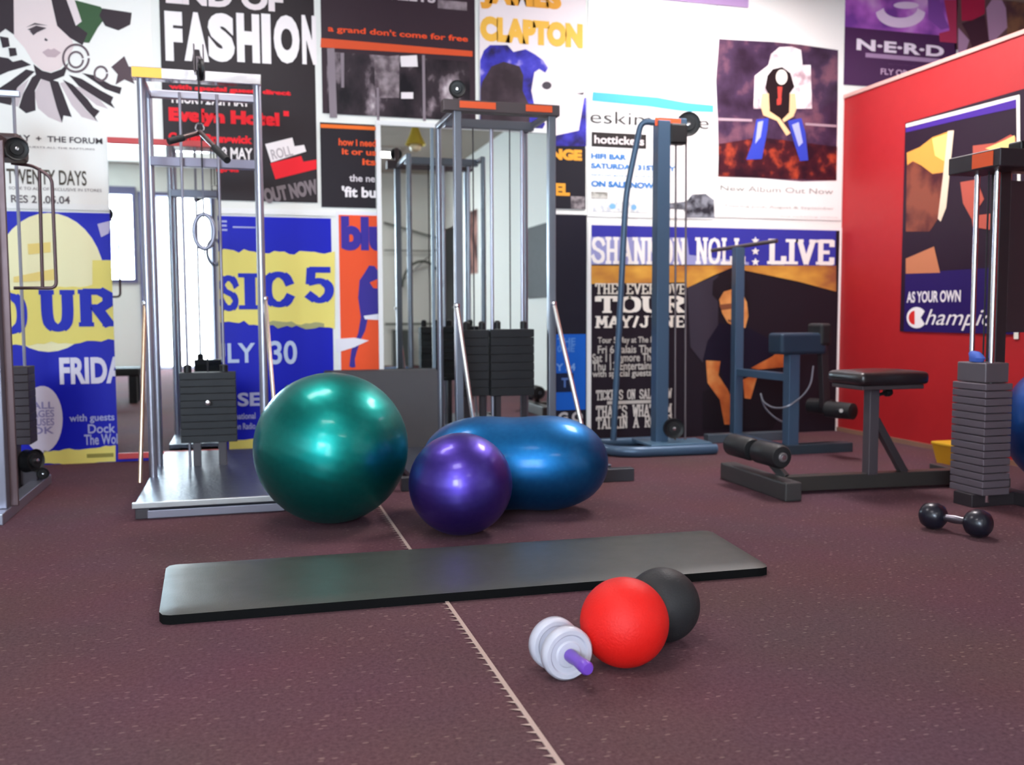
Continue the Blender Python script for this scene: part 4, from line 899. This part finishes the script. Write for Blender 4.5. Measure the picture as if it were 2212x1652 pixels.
# ================================================================== FAR LEFT CABLE MACHINE
lm = thing('cable_machine', 'steel cable machine cut off by the left edge', 'weight machine', (-1.05, 4.6, 0))
YL = 4.58
lx = P(-8, 800, YL).x; ltop = P(10, 300, YL).z
obj('front_post', beam(B(), (lx-.01, YL, .05), (lx-.01, YL, ltop), .075), mat('#7c7a86', .4, .7), lm)
obj('post_edge', beam(B(), (lx+.036, YL+.03, .05), (lx+.036, YL+.03, ltop), .016, .05), mat('#5a4648', .4, .5), lm)
obj('front_foot', beam(B(), (lx+.0, YL-.15, .025), (lx-.0, YL+.9, .025), .07, .05), STEEL, lm)
YF = 4.95
fr = [P(24, 352, YF), P(72, 358, YF), P(112, 384, YF), P(122, 622, YF), P(30, 622, YF)]
obj('hanging_frame', tube(B(), fr, .008, 10, bend=.03), mat('#5a4648', .4, .6), lm, smooth=True)
obj('hanging_rod', tube(B(), [P(85, 363, YF), P(92, 622, YF)], .008, 10), mat('#5a4648', .4, .6), lm, smooth=True)
hp = P(22, 318, YF-.1); obj('pulley_head', box(B(), (hp.x-.12, YF-.2, hp.z-.06), (hp.x+.06, YF, hp.z+.05), .02), mat('#4a3a3a', .5, .3), lm)
obj('head_arm', beam(B(), (hp.x-.02, YL, hp.z), (hp.x-.02, YF, hp.z), .05), mat('#5a4648', .4, .5), lm)
pulley(lm, P(35, 322, YF-.22), .05, (.4, -1, 0), .03)
a, c = P(22, 962, 5.2), P(60, 792, 5.2)
plates(lm, a.x-.12, c.x, 5.2, 5.36, a.z, 10, (c.z-a.z)/10, mat('#2a1d24', .5, .3))
obj('stack_stand', box(B(), (a.x-.1, 5.22, 0), (a.x+.02, 5.34, a.z)), DARKSTEEL, lm)
for k in (.03, .12): obj('guide_rod', tube(B(), [(c.x-k, 5.28, c.z), (c.x-k, 5.28, 2.0)], .008, 8), STEEL, lm, smooth=True)
obj('rear_post', beam(B(), (a.x-.16, 5.28, 0), (a.x-.16, 5.28, 2.05), .05), STEEL, lm); obj('top_rail', beam(B(), (a.x-.16, 5.28, 2.03), (lx+.0, YL, min(ltop, 2.03)-.03), .05), STEEL, lm); obj('stack_top', beam(B(), (a.x-.16, 5.28, 2.0), (c.x, 5.28, 2.0), .03), STEEL, lm)
pulley(lm, P(68, 995, 5.3), .06, (1, -.6, .1), .06); pulley(lm, P(92, 1022, 5.3), .03, (.3, -1, 0), .04); obj('lower_block', box(B(), (P(50, 1000, 5.34).x-.05, 5.3, .02), (P(85, 1000, 5.34).x, 5.4, .13), .01), mat('#3a3036', .5, .3), lm)

# ================================================================== THINGS SEEN IN THE MIRRORS (behind / beside the camera)
pl_ = thing('pendant_lamp', 'yellow brass pendant lamp reflected at top of tall mirror', 'lamp', (1.75, 2.4, 2.6))
obj('lamp_shade', lathe(B(), [(.02, .30), (.035, .24), (.06, .16), (.10, .08), (.11, .06), (.10, .055), (.05, .15), (.02, .22)], (1.75, 2.4, 2.6), (0, 0, 1), 28), mat('#d8c24a', .35, .5), pl_, smooth=True)
obj('lamp_bulb', lathe(B(), [(0, -.02), (.05, 0), (.065, .04), (.05, .08), (.02, .12), (0, .13)], (1.75, 2.4, 2.6), (0, 0, 1), 20), mat('#efe6c0', .3), pl_, smooth=True)
obj('lamp_cord', tube(B(), [(1.75, 2.4, 2.89), (1.75, 2.4, CEIL)], .01, 8), mat('#cfc08a', .5), pl_)
nb = tag(obj('notice_board', box(B(), (3.32, 1.2, 1.08), (3.349, 2.0, 1.93), .004), mat('#33353a', .6), origin=(3.335, 1.6, 1.5)), 'dark notice board reflected in right edge of tall mirror', 'notice board')
sp_ = tag(obj('poster', box(B(), (3.344, -2.1, 1.5), (3.349, -1.45, 2.45)), noise_print([(.4, '#4a2c2c'), (.6, '#b88a80')], 3), origin=(3.345, -1.8, 2)), 'small reddish poster reflected in the tall mirror', 'poster')
sb_ = thing('step_bench', 'low black step bench reflected in the left mirror', 'step bench', (-1.35, 1.9, 0))
obj('bench_top', box(B(), (-1.65, 1.72, .28), (-1.05, 2.12, .36), .02), RUBBER, sb_)
for x in (-1.58, -1.12):
    for yy in (1.78, 2.06): obj('leg', box(B(), (x-.04, yy-.04, 0), (x+.04, yy+.04, .28), .005), BLACKM, sb_)
rk = thing('wall_cable_rack', 'wall cable rack with arched arms reflected in tall mirror', 'cable rack', (2.8, -3.85, 0))
obj('upright', beam(B(), (2.55, -3.9, 0), (2.55, -3.9, 2.5), .05), mat('#6a6f68', .5, .4), rk)
obj('top_arm', beam(B(), (2.3, -3.9, 2.45), (3.25, -3.9, 2.2), .03), mat('#6a6f68', .5, .4), rk)
obj('arched_arm', tube(B(), [(2.75+.35*math.cos(a)+.2, -3.85, 1.35+.45*math.sin(a)) for a in [math.pi*i/16 for i in range(17)]], .02, 8), mat('#4d544c', .5, .4), rk, smooth=True)
obj('cable', tube(B(), [(2.55, -3.88, 1.4), (3.3, -3.88, 2.1)], .008, 6), CABLE, rk); obj('cross_rail', beam(B(), (2.3, -3.9, .72), (3.3, -3.9, .72), .04), mat('#6a6f68', .5, .4), rk)
obj('cross_rail', beam(B(), (2.3, -3.9, 1.98), (3.3, -3.9, 1.98), .02), mat('#6a6f68', .5, .4), rk)
obj('weight_box', box(B(), (2.42, -3.95, 0), (2.75, -3.7, .62), .01), mat('#4b504f', .5, .2), rk)
